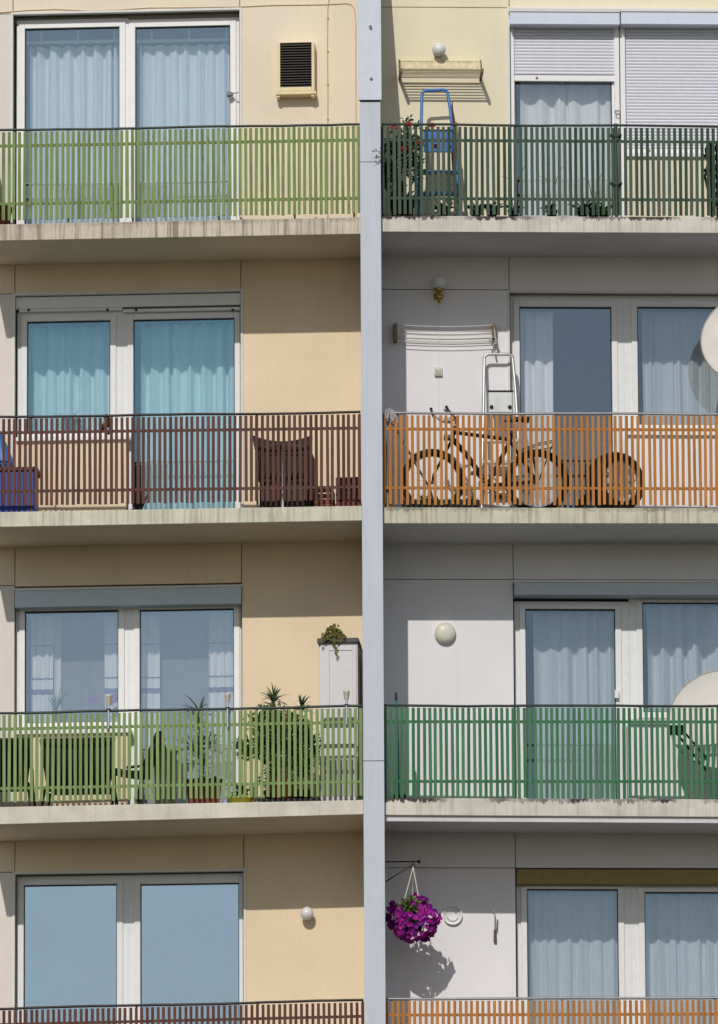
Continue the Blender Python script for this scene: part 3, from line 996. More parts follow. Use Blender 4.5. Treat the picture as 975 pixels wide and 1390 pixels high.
globe(RR, 596, 67, 9.6, .115, 'white globe lamp on the pale yellow wall above the clothes dryer')
globe(L, 417, 1240, 9.0, .10, 'white globe lamp on the beige wall below the balcony with plants')
# brass armed globe
c = RR.P(596, 383, .15); r = 10.4 / 140.5
t = thing(RR, 'wall_lamp', 'clear white globe lamp standing on a short brass arm on the shaded white wall', 'lamp', (c.x, 0, c.z - .16), 'wall lamps')
mb = MB(); mb.sphere(c, r, 28, 16); part('globe', mb, M['opal'], t)
mb = MB()
mb.lathe([(.012, -.14), (.014, -.10), (.02, -.095), (.012, -.088), (.014, -.05), (.04, -.02), (.055, .0), (.05, .012), (.0, .013)], c + Vector((0, 0, -r - .004)), (0, 0, 1), 18)
mb.tube([c + Vector((0, 0, -r - .07)), c + Vector((0, .08, -r - .06)), (c.x, 0, c.z - r - .04)], .012, 8)
part('bracket', mb, M['brass'], t)
mb = MB(); mb.lathe([(0, .03), (.03, .026), (.045, .012), (.048, 0)], (c.x, 0, c.z - r - .035), (0, -1, 0), 20)
part('wall_mount', mb, M['brass'], t)
# flat round lamp
c = RR.P(604, 860, .0); r = 14.2 / 140
t = thing(RR, 'wall_lamp', 'flat round cream bulkhead lamp on the sunlit white wall', 'lamp', (c.x, 0, c.z), 'wall lamps')
mb = MB(); mb.lathe([(0, .085), (r * .5, .082), (r * .85, .07), (r, .045), (r, .02)], c, (0, -1, 0), 36); part('diffuser', mb, M['lamp_cream'], t)
mb = MB(); mb.lathe([(r * 1.03, .028), (r * 1.03, .0)], c, (0, -1, 0), 36); mb.lathe([(r * 1.0, .028), (r * 1.03, .028)], c, (0, -1, 0), 36); part('wall_mount', mb, M['white_plastic'], t)

# socket and its cable
mb = MB()
pts = [RR.P(595.5, y, .006) for y in (414, 440, 470, 499)]; mb.tube(pts, .0035, 6)
pts = [RR.P(595.5, y, .006) for y in (509, 540, 600, 640)]; mb.tube(pts, .0035, 6)
single(RR, 'wall_cable', mb, M['white_plastic'], 'thin white cable running down from the brass lamp through a grey socket', 'cable', RR.P(595.5, 504, 0))
u0, u1, z0, z1 = RR.rect(590, 498, 600.5, 510, .03)
t = thing(RR, 'wall_socket', 'small grey socket box on the white wall under the brass lamp', 'socket', ((u0 + u1) / 2, 0, z0))
mb = MB(); mb.box(u0, u1, 0, .035, z0, z1); part('body', mb, M['lamp_cream'], t, bevel=.008)
mb = MB(); mb.box(u0 + .012, u1 - .012, .034, .042, z0 + .015, z1 - .03); part('cover', mb, M['steel_dull'], t, bevel=.003)

# vent
u0, u1, z0, z1 = L.rect(377, 57, 429, 130, .13)
t = thing(L, 'wall_vent', 'beige boxed wall vent with black louvres', 'vent', ((u0 + u1) / 2, 0, z0))
a0, a1, c0, c1 = L.rect(380.5, 58, 423, 118, .13)
mb = MB(); ring(mb, u0, u1 - .015, z0 + .05, z1, a0, a1, c0, c1, 0, .13)
mb.box(u0, u1 - .015, 0, .125, z0 + .015, z0 + .055)
part('housing', mb, M['beige_metal'], t, bevel=.004)
mb = MB(); mb.box(u0 - .02, u1 + .0, 0, .145, z0 + .012, z0 + .045); mb.box(u0 - .01, u0 + .02, .0, .13, z0 - .01, z0 + .012); mb.box(u1 - .05, u1 - .015, .0, .13, z0 - .01, z0 + .012)
part('lip', mb, M['beige_metal'], t, bevel=.004)
mb = MB(); mb.box(a0, a1, .0, .05, c0, c1); part('backing', mb, M['grille'], t)  # even near-black sheet behind the louvres
mb = MB(); n = 17
for k in range(n):
    z = c0 + (c1 - c0) * (k + .5) / n
    mb.hexa([(a0, -.128, z - .012), (a1, -.128, z - .012), (a1, -.128, z - .006), (a0, -.128, z - .006)],
            [(a0, -.085, z + .008), (a1, -.085, z + .008), (a1, -.085, z + .014), (a0, -.085, z + .014)])
part('louvres', mb, M['louvre'], t)

# cables on the left wall
mb = MB()
pp = [(-60, 15), (0, 17), (35, 14), (75, 12.5), (120, 14.5), (165, 13), (200, 10.5), (260, 10.0), (328, 9), (370, 7), (410, 6.5), (445, 6), (470, 4.5), (477, 6), (481.5, 12), (483, 30), (483, 90), (483.5, 190), (484, 300)]
mb.tube([L.P(x, y, .007) for x, y in pp], .0042, 6)
single(L, 'wall_cable', mb, M['cream_wire'], 'thin sagging beige cable above the doors, turning down beside the fin', 'cable', L.P(328, 9, 0))
mb = MB()
pp = [(447.5, -40), (446.5, 0), (445, 10), (444.5, 60), (445, 120), (445, 200), (445, 300)]
mb.tube([L.P(x, y, .012) for x, y in pp], .0045, 6)
for y in (24, 69, 114, 161): c = L.P(445, y, .012); mb.box(c.x - .009, c.x + .009, 0, .02, c.z - .006, c.z + .006)
single(L, 'wall_cable', mb, M['cream_wire'], 'straight upright cable clipped to the wall right of the vent', 'cable', L.P(445, 161, 0))

# clothes dryers
def on(px, py, w): return RR.P(px, py, w)
x0, x1 = on(543, 95, .1).x, on(653, 95, .1).x
zz_ = on(598, 84, .02).z; zb_ = on(598, 93, .02).z
t = thing(RR, 'clothes_dryer', 'folding wall clothes dryer with weathered cream board and bronze tubes', 'clothes dryer', ((x0 + x1) / 2, 0, zb_), 'wall clothes dryers')
mb = MB(); mb.box(x0 + .01, x1, .03, .05, zb_ - .02, zz_); mb.box(x0 + .01, x1, .02, .055, zz_ - .006, zz_ + .006); part('board', mb, M['wood_old'], t, bevel=.003)
zr_ = on(598, 101, .2).z
mb = MB()
for k, w in enumerate((.07, .115, .16, .205, .25, .295, .34)):
    mb.tube([(x0, -w, zr_ + w * .05), (x1, -w, zr_ + w * .05)], (.006 if 0 < k < 6 else .010), 8)
part('rods', mb, M['tube_pale'], t)
for x in (x0, x1):
    mb = MB(); mb.box(x - .012, x + .012, .0, .36, zr_ - .012, zr_ + .022); mb.tube([(x, -.01, zz_ + .02), (x, -.03, zz_ - .01), (x, -.05, zr_ + .0)], .008, 6)
    part('arm', mb, M['tube_brown'], t)

x0, x1 = on(537, 450, .1).x, on(671, 450, .1).x
za, zb_ = on(600, 439, .1).z, on(600, 463, .1).z
t = thing(RR, 'clothes_dryer', 'wall clothes dryer of sagging white lines between two grey end brackets', 'clothes dryer', ((x0 + x1) / 2, 0, zb_), 'wall clothes dryers')
for x in (x0, x1):
    mb = MB(); mb.box(x - .018, x + .018, .0, .10, zb_, za); part('bracket', mb, M['tube_brown'], t, bevel=.004)
for k, (w, dz) in enumerate(((.09, 0.0), (.085, -.05), (.07, -.085), (.06, -.115), (.05, -.145), (.09, -.16))):
    mb = MB(); pts = []
    for q in range(13):
        f = q / 12
        pts.append((x0 + (x1 - x0) * f, -w, za - .012 + dz - .018 * math.sin(math.pi * f)))
    mb.tube(pts, .004, 6); part('line', mb, M['rope'], t)
mb = MB(); c = Vector((x1, -.11, zb_))
mb.tube([c + Vector((0, 0, .12)), c + Vector((.015, -.01, .02)), c + Vector((-.01, -.01, -.05)), c + Vector((.004, 0, -.11))], .009, 7)
mb.torus(c + Vector((-.01, -.01, .0)), (0, 1, 0), .035, .008, 16, 6)
part('hanging_cord', mb, M['steel_dull'], t)

# ring cover and hook tool on the lowest white wall
c = on(614.5, 1243, 0); r = 13 / 140
t = thing(RR, 'round_cover', 'white round duct cover with a raised rim on the white wall beside the hanging basket', 'duct cover', (c.x, 0, c.z))
mb = MB(); mb.lathe([(0, .012), (r * .9, .012), (r * .93, .03), (r, .03), (r, 0)], c, (0, -1, 0), 36); part('lid', mb, M['wall_white'], t)
mb = MB(); mb.tube([c + Vector((r * .6 * math.cos(a_), -.016, r * .6 * math.sin(a_))) for a_ in [R(200 + 14 * k) for k in range(11)]], .004, 6); mb.sphere(c + Vector((.03, -.018, .03)), .009, 10, 6); part('grip', mb, M['steel_dull'], t)
t = thing(RR, 'wall_hook', 'slim dark hook tool hanging on the white wall left of the olive-brown box', 'hook', on(672, 1280, 0))
mb = MB(); mb.tube([on(668, 1236, .03), on(671, 1237, .04), on(672, 1243, .03), on(672, 1262, .02)], .005, 7); part('hook', mb, M['steel_dull'], t)
mb = MB(); mb.tube([on(675.5, 1248, .02), on(674.5, 1262, .03), on(672.5, 1266, .025)], .006, 7); mb.tube([on(672, 1262, .025), on(672.3, 1279, .022)], [.012, .016], 8); part('grip', mb, M['tube_brown'], t)


# ------------------------------------------------------------------ ladders
def ladder(name, label, mat, treadm, lean, pts_l, pts_r, steps, floor, platform, rear_w, key_i):
    """pts: (px,py) of the hoop's two stiles from top to floor; lean(py)->w"""
    zf = floor
    a = RR.P(pts_l[-1][0], pts_l[-1][1], lean(pts_l[-1][1])); b = RR.P(pts_r[-1][0], pts_r[-1][1], lean(pts_r[-1][1]))
    t = thing(RR, name, label, 'ladder', ((a.x + b.x) / 2, a.y, zf), 'step ladders')
    L3 = [RR.P(x, y, lean(y)) for x, y in pts_l]; R3 = [RR.P(x, y, lean(y)) for x, y in pts_r]
    L3[-1].z = zf + .01; R3[-1].z = zf + .01
    # rounded hoop
    tl, tr = L3[0], R3[0]
    arc = []
    rad = .045
    for k in range(7):
        q = math.pi / 2 * k / 6
        arc.append(tl + Vector((rad * (1 - math.cos(q)), 0, -rad * (1 - math.sin(q)))))
    arc2 = []
    for k in range(7):
        q = math.pi / 2 * (1 - k / 6)
        arc2.append(tr + Vector((-rad * (1 - math.cos(q)), 0, -rad * (1 - math.sin(q)))))
    mb = MB(); mb.tube(list(reversed(L3[1:])) + arc + arc2 + R3[1:], .0155, 10); part('front_frame', mb, mat, t)
    # rear legs
    for s, (x, y) in ((0, pts_l[2]), (1, pts_r[2])):
        top = RR.P(x, platform[0] + 6, lean(platform[0]) - .03)
        mb = MB(); mb.tube([top, (top.x + (-.03 if s == 0 else .05), -rear_w, zf + .01)], .012, 8); part('rear_leg', mb, M['alu'], t)
    for y, (xa, xb) in steps:
        p, q = RR.P(xa, y, lean(y)), RR.P(xb, y, lean(y))
        mb = MB(); mb.box(p.x, q.x, -p.y - .075, -p.y + .03, p.z - .018, p.z + .012); part('tread', mb, treadm, t, bevel=.004)
    y0, y1, xa, xb = platform
    p, q = RR.P(xa, y1, lean(y1)), RR.P(xb, y0, lean(y1))
    mb = MB(); mb.box(p.x, q.x, -p.y - .012, -p.y + .012, p.z, q.z); part('platform', mb, treadm if mat is M['alu'] else mat, t, bevel=.01)
    mb = MB(); mb.box(p.x - .01, q.x + .01, -p.y - .02, -p.y + .02, q.z, q.z + .012)
    for x in (p.x + .03, q.x - .03): mb.lathe([(.018, 0), (.018, .018), (0, .02)], (x, p.y - .01, p.z + .06), (0, -1, 0), 10)
    part('latch', mb, M['black'], t)
    return t

fz = floor_z('R', 0, 1.0)
ladder('step_ladder', 'blue painted folding step ladder with hand hoop, beside the rose bush', M['blue_paint'], M['blue_paint'],
       lambda y: .30 + max(0, (y - 122)) / 180 * .32, [(573, 123), (572, 170), (571.5, 215), (569, 250), (568, 320)], [(608, 122), (611.5, 150), (617, 205), (622, 250), (626, 320)],
       [(233, (570, 621)), (262, (569, 623))], fz, (178, 207, 575, 614), .1, 0)
fz = floor_z('R', 1, 1.0)
ladder('step_ladder', 'bare aluminium step ladder with tall hoop behind the bicycle', M['alu'], M['alu'],
       lambda y: .12 + max(0, (y - 480)) / 210 * .42, [(657.5, 481), (657, 530), (656, 570), (655, 620), (654, 700)], [(696, 481), (700, 530), (702.5, 570), (705, 620), (708, 700)],
       [(598, (656, 704)), (627, (656, 705)), (657, (655, 706))], fz, (532, 561, 663, 696), .06, 1)

# red closed parasol beside the blue ladder
zf = floor_z('R', 0, 1.0)
c = RR.P(615, 200, .22)
t = thing(RR, 'parasol', 'closed faded red parasol standing behind the blue ladder', 'parasol', (c.x + .02, -.22, zf))
mb = MB(); mb.tube([RR.P(614, 150, .22), RR.P(615.5, 170, .22), RR.P(616.5, 205, .22), RR.P(617.5, 240, .22)], [.012, .028, .03, .022], 9); part('canopy', mb, M['red_cloth'], t)
mb = MB(); mb.tube([RR.P(614, 138, .22), RR.P(614, 150, .22)], [.006, .011], 8); mb.tube([RR.P(617, 235, .22), (c.x + .02, -.22, zf)], .012, 8); part('pole', mb, M['maroon'], t)


# ------------------------------------------------------------------ plants
def rndu(r):
    while True:
        v = Vector((r.uniform(-1, 1), r.uniform(-1, 1), r.uniform(-1, 1)))
        if .05 < v.length < 1: return v


def cloud(mb, c, rad, n, ln, seed, nm=3, clumps=None, up=.3):
    """leaves spread through an uneven volume, mats 0..nm-1 by clump"""
    r = random.Random(seed)
    cl = clumps or [(rndu(r) * .65, r.uniform(.3, .5), r.randrange(nm)) for _ in range(14)]
    for k in range(n):
        q, s, mi = cl[r.randrange(len(cl))]
        v = q + rndu(r).normalized() * s * r.random() ** .45
        p = Vector((c[0] + v.x * rad[0], c[1] + v.y * rad[1], c[2] + v.z * rad[2]))
        d = (v + rndu(r) * .8 + Vector((0, -.2, up))).normalized()
        mb.cur = mi if r.random() < .7 else r.randrange(nm)
        mb.leaf(p, d, rndu(r) + Vector((0, -.6, .6)), ln * r.uniform(.6, 1.3), ln * r.uniform(.35, .55))


def pot(t, c, r, h, mat, name='pot', soil=True):
    mb = MB()
    mb.lathe([(0, 0), (r * .72, 0), (r * .95, h * .82), (r * 1.05, h * .82), (r * 1.06, h), (r * .96, h), (r * .93, h * .9), (0, h * .88)], c, (0, 0, 1), 22)
    p = part(name, mb, mat, t)
    return p

# rose bush
zf = floor_z('R', 0, .3)
c = RR.P(546, 240, .82); c.z = zf
t = thing(RR, 'rose_bush', 'potted rose bush with red blooms in the corner beside the fin', 'plant', c)
pot(t, c, .13, .24, M['pot_dark'])
mb = MB(); rr_ = random.Random(3)
for px, py in ((553, 172), (545, 180), (566, 178), (530, 200), (524, 215), (560, 205), (538, 190), (518, 222), (572, 200)):
    tip = RR.P(px, py, .82 + rr_.uniform(-.1, .15)); b = c + Vector((rr_.uniform(-.05, .05), rr_.uniform(-.04, .04), .2))
    mid = b.lerp(tip, .55) + Vector((rr_.uniform(-.05, .05), 0, .05)); mb.tube([b, mid, tip], [.008, .006, .003], 6)
part('stems', mb, M['stem'], t)
mb = MB()
for px, py, rx, rz, n, s in ((553, 166, .045, .06, 34, 1), (567, 172, .03, .04, 16, 2), (545, 195, .17, .13, 330, 3), (532, 235, .13, .2, 260, 4), (556, 225, .13, .22, 260, 5), (524, 205, .07, .1, 60, 6), (566, 200, .06, .1, 60, 7), (545, 262, .13, .12, 110, 8)):
    cloud(mb, RR.P(px, py, .84), (rx, .12, rz), n, .055, s)
# spray that pokes past the fin
tw = [RR.P(519, 214, 1.10), RR.P(513, 213, 1.20), RR.P(508, 214.5, 1.22)]
part('foliage', mb, [M['leaf_dark'], M['leaf_mid'], M['leaf_mid']], t)
mb = MB(); mb.cur = 0
mb.tube([RR.P(530, 225, .9), RR.P(523, 215, 1.12), RR.P(513, 205, 1.24), RR.P(507, 206, 1.25)], [.005, .004, .003, .002], 6)
mb.tube([RR.P(530, 225, .9), RR.P(521, 214, 1.2), RR.P(514, 213, 1.24), RR.P(506, 215, 1.25)], [.005, .004, .003, .002], 6)
mb.cur = 1
for px, py in ((515, 202), (512, 205), (514, 212), (510, 214), (519, 210), (521, 218), (519, 225), (517, 207)):
    p = RR.P(px, py, 1.24); mb.leaf(p, rndu(rr_), (0, -1, .5), .035, .018)
part('spray', mb, [M['stem'], M['leaf_black']], t)
mb = MB()
for px, py in ((535, 176), (555, 171), (570.5, 196), (586, 172), (548, 204), (507, 206), (591, 201)):
    if px in (586, 591): w_ = .78
    else: w_ = 1.0 if px > 510 else 1.25
    p = RR.P(px, py, w_ + .03); sz = .044 if px != 507 else .014
    for k in range(16):
        a_ = k * 2.4; el = .2 + .07 * k
        d = Vector((math.cos(a_) * math.cos(el), -.5 - .3 * math.sin(a_), math.sin(el)))
        mb.leaf(p, d, (0, -1, .3), sz, sz * .9, .4)
part('blooms', mb, M['petal_red'], t)


def small_plant(px, py, w, h, kind, label, matl, potm, seed, group='potted plants'):
    zf = floor_z('R', 0, RR.at(px, py, w)[0])
    c = RR.P(px, py, w); c.z = zf
    t = thing(RR, 'potted_plant', label, 'plant', c, group)
    pot(t, c, .055, .09, potm)
    mb = MB(); r = random.Random(seed)
    if kind == 'tuft':
        for k in range(34):
            a_ = r.uniform(0, 6.28); mb.cur = r.randrange(2)
            p = c + Vector((.03 * math.cos(a_), .03 * math.sin(a_), .085))
            mb.leaf(p, (math.cos(a_) * .8, math.sin(a_) * .8, r.uniform(.3, 1.3)), (0, -.5, 1), h * r.uniform(.5, 1), .045)
    else:
        for k in range(9):
            a_ = r.uniform(0, 6.28); mb.cur = r.randrange(2)
            mb.leaf(c + Vector((0, 0, .085)), (math.cos(a_), math.sin(a_), .5), (0, 0, 1), h * r.uniform(.7, 1), .05)
    part('foliage', mb, matl, t)
    if kind == 'orchid':
        mb = MB()
        for s in (-1, 1):
            mb.tube([c + Vector((0, 0, .09)), c + Vector((s * .02, -.01, .25)), c + Vector((s * .05, -.02, .40)), c + Vector((s * .11, -.03, .47 + .05 * s))], [.004, .0035, .003, .002], 6)
        part('stalks', mb, M['stem'], t)
    return t

dkk = [M['leaf_black'], M['leaf_dark']]
small_plant(646, 282, .95, .12, 'tuft', 'low dark leafy plant in a pot right of the blue ladder', dkk, M['pot_dark'], 1)
small_plant(668, 282, .95, .13, 'tuft', 'low broad-leaved dark plant in front of the shutter door frame', dkk, M['pot_dark'], 2)
small_plant(697, 282, .95, .16, 'orchid', 'thin potted plant with two bare stalks at the left edge of the net curtain', dkk, M['pot_dark'], 3)
small_plant(749, 280, .95, .17, 'orchid', 'dark potted plant with two bare stalks in the middle of the net curtain', dkk, M['pot_dark'], 4)
small_plant(791, 280, .95, .16, 'tuft', 'dense round dark potted plant before the net curtain', dkk, M['pot_dark'], 5)
small_plant(806, 280, .9, .14, 'orchid', 'stalked potted plant squeezed between the dense dark plant and the bright green one', dkk, M['pot_dark'], 6)
small_plant(820, 280, .95, .15, 'tuft', 'bright green potted plant beside the clamped railing post', [M['leaf_mid'], M['leaf_light']], M['leaf_mid'], 7)
small_plant(601, 282, .92, .13, 'tuft', 'dark tufted plant between the feet of the blue ladder', dkk, M['pot_dark'], 8)

# folded dark green furniture at the right edge
zf = floor_z('R', 0, 3.2)
c = RR.P(968, 240, .9); c.z = zf
t = thing(RR, 'folding_chair', 'folded dark green metal chair standing upright behind the railing at the far right', 'chair', c)
for x in (966, 974):
    mb = MB(); p = RR.P(x, 191, .93); q = RR.P(x, 293, .93); mb.box(p.x - .018, p.x + .018, .89, .93, zf, p.z); part('leg', mb, M['rail_dark'], t, bevel=.004)
mb = MB()
for k in range(7):
    p = RR.P(971, 200 + 12.5 * k, .93); mb.box(p.x - .03, p.x + .30, .90, .915, p.z - .035, p.z + .02)
part('slats', mb, M['rail_dark'], t)
for y in (211, 230.5):
    mb = MB(); p = RR.P(958, y, .93); mb.box(p.x - .03, p.x + .1, .88, .92, p.z - .012, p.z + .012); mb.tube([p + Vector((-.04, -.0, .0)), p + Vector((.02, 0, .0))], .012, 8); part('armrest', mb, M['hand_dark'], t)
mb = MB(); mb.tube([RR.P(962, 194, .88), RR.P(958, 203, .9), RR.P(961, 222, .9), RR.P(957, 240, .9), RR.P(962, 262, .9)], .012, 8); part('brace', mb, M['rail_dark'], t)


# ------------------------------------------------------------------ left, second balcony
def lf(i, px, w): return floor_z('L', i, L.at(px, LEVELS['L'][i][3][0], w)[0])
zf = lf(1, 20, .7)
u0, u1, z0, z1 = L.rect(-40, 635, 51, 690, .85)
t = thing(L, 'storage_chest', 'deep blue storage chest with dark red wooden lid at the left edge', 'chest', ((u0 + u1) / 2, -.6, zf))
mb = MB(); mb.box(u0 + .01, u1 - .03, .45, .84, zf, z1 - .03); part('body', mb, M['blue_deep'], t, bevel=.012)
mb = MB(); mb.box(u0, u1, .43, .86, z1 - .03, z1 + .005); part('lid', mb, M['maroon'], t, bevel=.004)
# folded blue parasol lying against the wall
mb = MB()
a_ = L.P(-14, 560, .35)
mb.tube([a_, L.P(-4, 590, .38), L.P(2, 615, .42), L.P(8, 640, .45), L.P(12, 690, .5)], [.01, .05, .085, .11, .05], 10)
single(L, 'folded_cover', mb, M['blue_paint'], 'bright blue cloth heap sloping down behind the blue chest', 'cloth', (a_.x, -.4, zf))

# bird figure on the cross rail
c = L.P(143, 587, RAIL_W - .06)
t = thing(L, 'bird_figure', 'small brown glazed bird figure perched at the brown railing', 'ornament', c)
mb = MB()
mb.tube([L.P(134, 586, RAIL_W - .06), L.P(139, 582, RAIL_W - .06), L.P(144, 577, RAIL_W - .06), L.P(146, 570, RAIL_W - .06), L.P(143.5, 564.5, RAIL_W - .06), L.P(139, 564.5, RAIL_W - .06)], [.006, .02, .038, .034, .026, .005], 12)
part('body', mb, M['skin_brown'], t)
mb = MB(); mb.sphere(L.P(142.5, 574, RAIL_W - .035), .017, 12, 8, (1, .6, 1.7)); part('breast', mb, M['tan'], t)
mb = MB(); mb.tube([L.P(152, 566, RAIL_W - .08), L.P(151, 580, RAIL_W - .08), L.P(147, 590, RAIL_W - .07)], [.008, .018, .01], 8); part('tail', mb, M['skin_brown'], t)

# dark plant on the sill inside
zs_ = L.at(95, 588, -.28)[1]
c = L.P(96, 588, -.28)
t = thing(L, 'potted_plant', 'dim spiky houseplant inside the teal window, behind the glass', 'plant', c, 'potted plants')
pot(t, c, .06, .1, M['pot_dark'])
mb = MB(); r = random.Random(9)
for k in range(40):
    a_ = r.uniform(0, 6.28); mb.cur = r.randrange(2)
    mb.leaf(c + Vector((0, 0, .09)), (math.cos(a_) * 1.2, math.sin(a_) * .4, r.uniform(.1, 1.0)), (0, -.5, 1), r.uniform(.08, .17), .022)
part('foliage', mb, dkk, t)

# dark sack by the door
c = L.P(187, 655, .82); c.z = lf(1, 187, .82)
t = thing(L, 'watering_can', 'black watering can on the floor before the teal glazed door', 'watering can', c)
mb = MB(); h = .27
mb.lathe([(0, 0), (.045, 0), (.048, .04), (.042, h * .7), (.032, h * .8), (.0, h * .82)], c, (0, 0, 1), 18); part('body', mb, M['black'], t)
mb = MB(); mb.tube([c + Vector((-.03, 0, h * .75)), c + Vector((-.01, 0, h * 1.0)), c + Vector((.035, 0, h * .95)), c + Vector((.045, 0, h * .55))], .008, 7); part('handle', mb, M['black'], t)
mb = MB(); mb.tube([c + Vector((.035, 0, .06)), c + Vector((.08, 0, .16)), c + Vector((.10, 0, .2))], [.012, .008, .012], 8); part('spout', mb, M['black'], t)

# folding chair with sagging dark cloth
zf = lf(1, 385, .7)
c = L.P(384, 640, .6); c.z = zf
t = thing(L, 'folding_chair', 'dark brown cloth folding chair with steel pole, its back to the railing', 'chair', c)
rows = []
for k in range(9):
    y = 590 + k * 8
    f = k / 8
    row = []
    for q in range(13):
        s = q / 12
        x = (342 + 9 * min(1, f * 2.2)) + (424 - 4 * min(1, f * 2) - 342 - 9 * min(1, f * 2.2)) * s
        yy = y + (9 * math.sin(math.pi * s) ** .8 * (1 - f) if k == 0 else 4 * math.sin(math.pi * s) * (1 - f))
        row.append(L.P(x, yy, .80 - .05 * math.sin(math.pi * s) + .06 * f))
    rows.append(row)
mb = MB(); mb.grid(rows); mb.grid([[p + Vector((0, .012, 0)) for p in reversed(rw)] for rw in rows])
part('backrest', mb, M['brown_cloth'], t)
mb = MB(); p = L.P(351, 648, .62); q = L.P(420, 648, .62)
mb.box(p.x, q.x, .42, .86, p.z - .05, p.z + .0); part('seat', mb, M['brown_cloth'], t, bevel=.02)
mb = MB(); mb.tube([L.P(344, 592, .8), L.P(354, 640, .84), (L.P(358, 686, .84).x, -.84, zf)], .013, 8); part('leg', mb, M['black_iron'], t)
mb = MB(); mb.tube([L.P(423, 594, .8), L.P(418, 640, .84), (L.P(416, 686, .84).x, -.84, zf)], .013, 8); part('leg', mb, M['black_iron'], t)
for x in (354, 420):
    mb = MB(); p = L.P(x, 650, .45); mb.tube([p, (p.x, -.42, zf)], .013, 8); part('leg', mb, M['black_iron'], t)
mb = MB(); mb.tube([L.P(383.5, 611, .92), (L.P(383.5, 680, .93).x, -.93, zf)], .015, 10); part('pole', mb, M['cab_grey'], t)
mb = MB(); mb.tube([L.P(361, 607, .90), L.P(372, 603.5, .91), L.P(384, 602.5, .92), L.P(398, 604, .91), L.P(414, 607, .90)], .008, 7); part('back_bow', mb, M['cab_grey'], t)
mb = MB(); hp = L.P(390, 614, .74); mb.box(hp.x - .25, hp.x + .25, .50, .80, zf + .03, hp.z); part('side_cloth', mb, M['brown_cloth'], t, bevel=.03)

def crate(px0, px1, py, w0, w1, label, mat, i=1):
    zf = lf(i, px0, w1)
    u0, u1, z0, z1 = L.rect(px0, py, px1, py + 40, w1)
    t = thing(L, 'crate', label, 'crate', ((u0 + u1) / 2, -(w0 + w1) / 2, zf), 'crates by the fin')
    n = 4; h = (z1 - zf) / n
    for a, b, c_, d in ((u0, u1, w1 - .012, w1), (u0, u1, w0, w0 + .012), (u0, u0 + .012, w0 + .0125, w1 - .0125), (u1 - .012, u1, w0 + .0125, w1 - .0125)):
        mb = MB()
        for k in range(n): mb.box(a, b, c_, d, zf + k * h + .006, zf + (k + 1) * h - .006)
        part('side_panel', mb, mat, t)
    for uu in (u0 + .02, u1 - .02):
        for ww in (w0 + .022, w1 - .022):
            mb = MB(); mb.box(uu - .007, uu + .007, ww - .009, ww + .009, zf, z1); part('corner_post', mb, mat, t)
    mb = MB(); mb.box(u0 + .013, u1 - .013, w0 + .013, w1 - .013, zf + .006, zf + .02); part('bottom', mb, mat, t)
crate(456, 487, 647, .6, .95, 'taller maroon slatted crate against the fin', M['maroon'])
crate(427, 452, 662, .62, .93, 'lower brown slatted crate next to the folding chair', M['pot_red'])
# ------------------------------------------------------------------ bicycle
zf = floor_z('R', 1, 1.5)
BW = .80
def B(px, py, dw=0.0): return RR.P(px, py, BW + dw)
fwc, rwc, wr = B(587, 652), B(729, 652), .285
fwc.z = rwc.z = zf + wr + .021
t = thing(RR, 'bicycle', 'dark bicycle with mudguards and rear rack leaning behind the orange railing', 'bicycle', ((fwc.x + rwc.x) / 2, -BW, zf))
for cc in (fwc, rwc):
    mb = MB(); mb.torus(cc, (0, 1, 0), wr, .026, 56, 10); wh = part('wheel', mb, M['rubber'], t, label=None)
    mb = MB(); mb.torus(cc, (0, 1, 0), wr - .030, .010, 48, 8); part('rim', mb, M['blue_black'], wh)
    mb = MB()
    for k in range(28):
        a_ = 2 * math.pi * k / 28; s = 1 if k % 2 else -1
        mb.tube([cc + Vector((.018 * math.cos(a_ + s * 1.2), s * .025, .018 * math.sin(a_ + s * 1.2))), cc + Vector(((wr - .028) * math.cos(a_), 0, (wr - .028) * math.sin(a_)))], .0011, 4, False)
    part('spokes', mb, M['alu'], wh)
    mb = MB(); mb.tube([cc + Vector((0, -.05, 0)), cc + Vector((0, .05, 0))], .017, 10); part('hub', mb, M['steel_dull'], wh)
hd_t, hd_b, seat_c, bb = B(618, 579), B(613, 597), B(697, 589), B(662, 662)
bb.z = zf + .275
seat_t = B(703, 590); stub = B(692, 614)
mb = MB()
mb.tube([hd_t, hd_b], .024, 10)
mb.tube([B(617, 587), B(640, 590), B(694, 597)], .020, 10)
mb.tube([B(614.5, 596), B(634, 618), bb], .027, 10)
mb.tube([B(697, 580), B(692, 600), bb], .022, 10)
for s in (-1, 1):
    mb.tube([B(693, 600) + Vector((0, s * .02, 0)), rwc + Vector((0, s * .055, 0))], .012, 8)
    mb.tube([bb + Vector((0, s * .03, 0)), rwc + Vector((0, s * .055, 0))], .010, 8)
part('bicycle_frame', mb, M['blue_black'], t)
mb = MB()
for s in (-1, 1):
    mb.tube([hd_b + Vector((0, 0, -.01)), hd_b + Vector((-.02, s * .04, -.05)), fwc + Vector((0.01, s * .045, .06)), fwc + Vector((0, s * .05, 0))], [.014, .013, .011, .009], 8)
part('fork', mb, M['blue_black'], t)
mb = MB()
hb = B(620, 570)
mb.tube([hd_t, B(619, 571), hb], .012, 8)
mb.tube([hb + Vector((0, .03, 0)), hb + Vector((-.02, .10, .02)), hb + Vector((-.05, .24, .06)), hb + Vector((.02, .30, .055))], .011, 8)
mb.tube([hb + Vector((0, -.03, 0)), hb + Vector((-.03, -.08, .02)), hb + Vector((-.10, -.17, .05)), hb + Vector((-.13, -.2, .06))], .011, 8)
mb.tube([B(592, 566), B(600, 571), B(611, 571), B(619, 568)], [.008, .02, .03, .012], 8)
hbar = part('handlebar', mb, M['steel_dull'], t)
mb = MB()
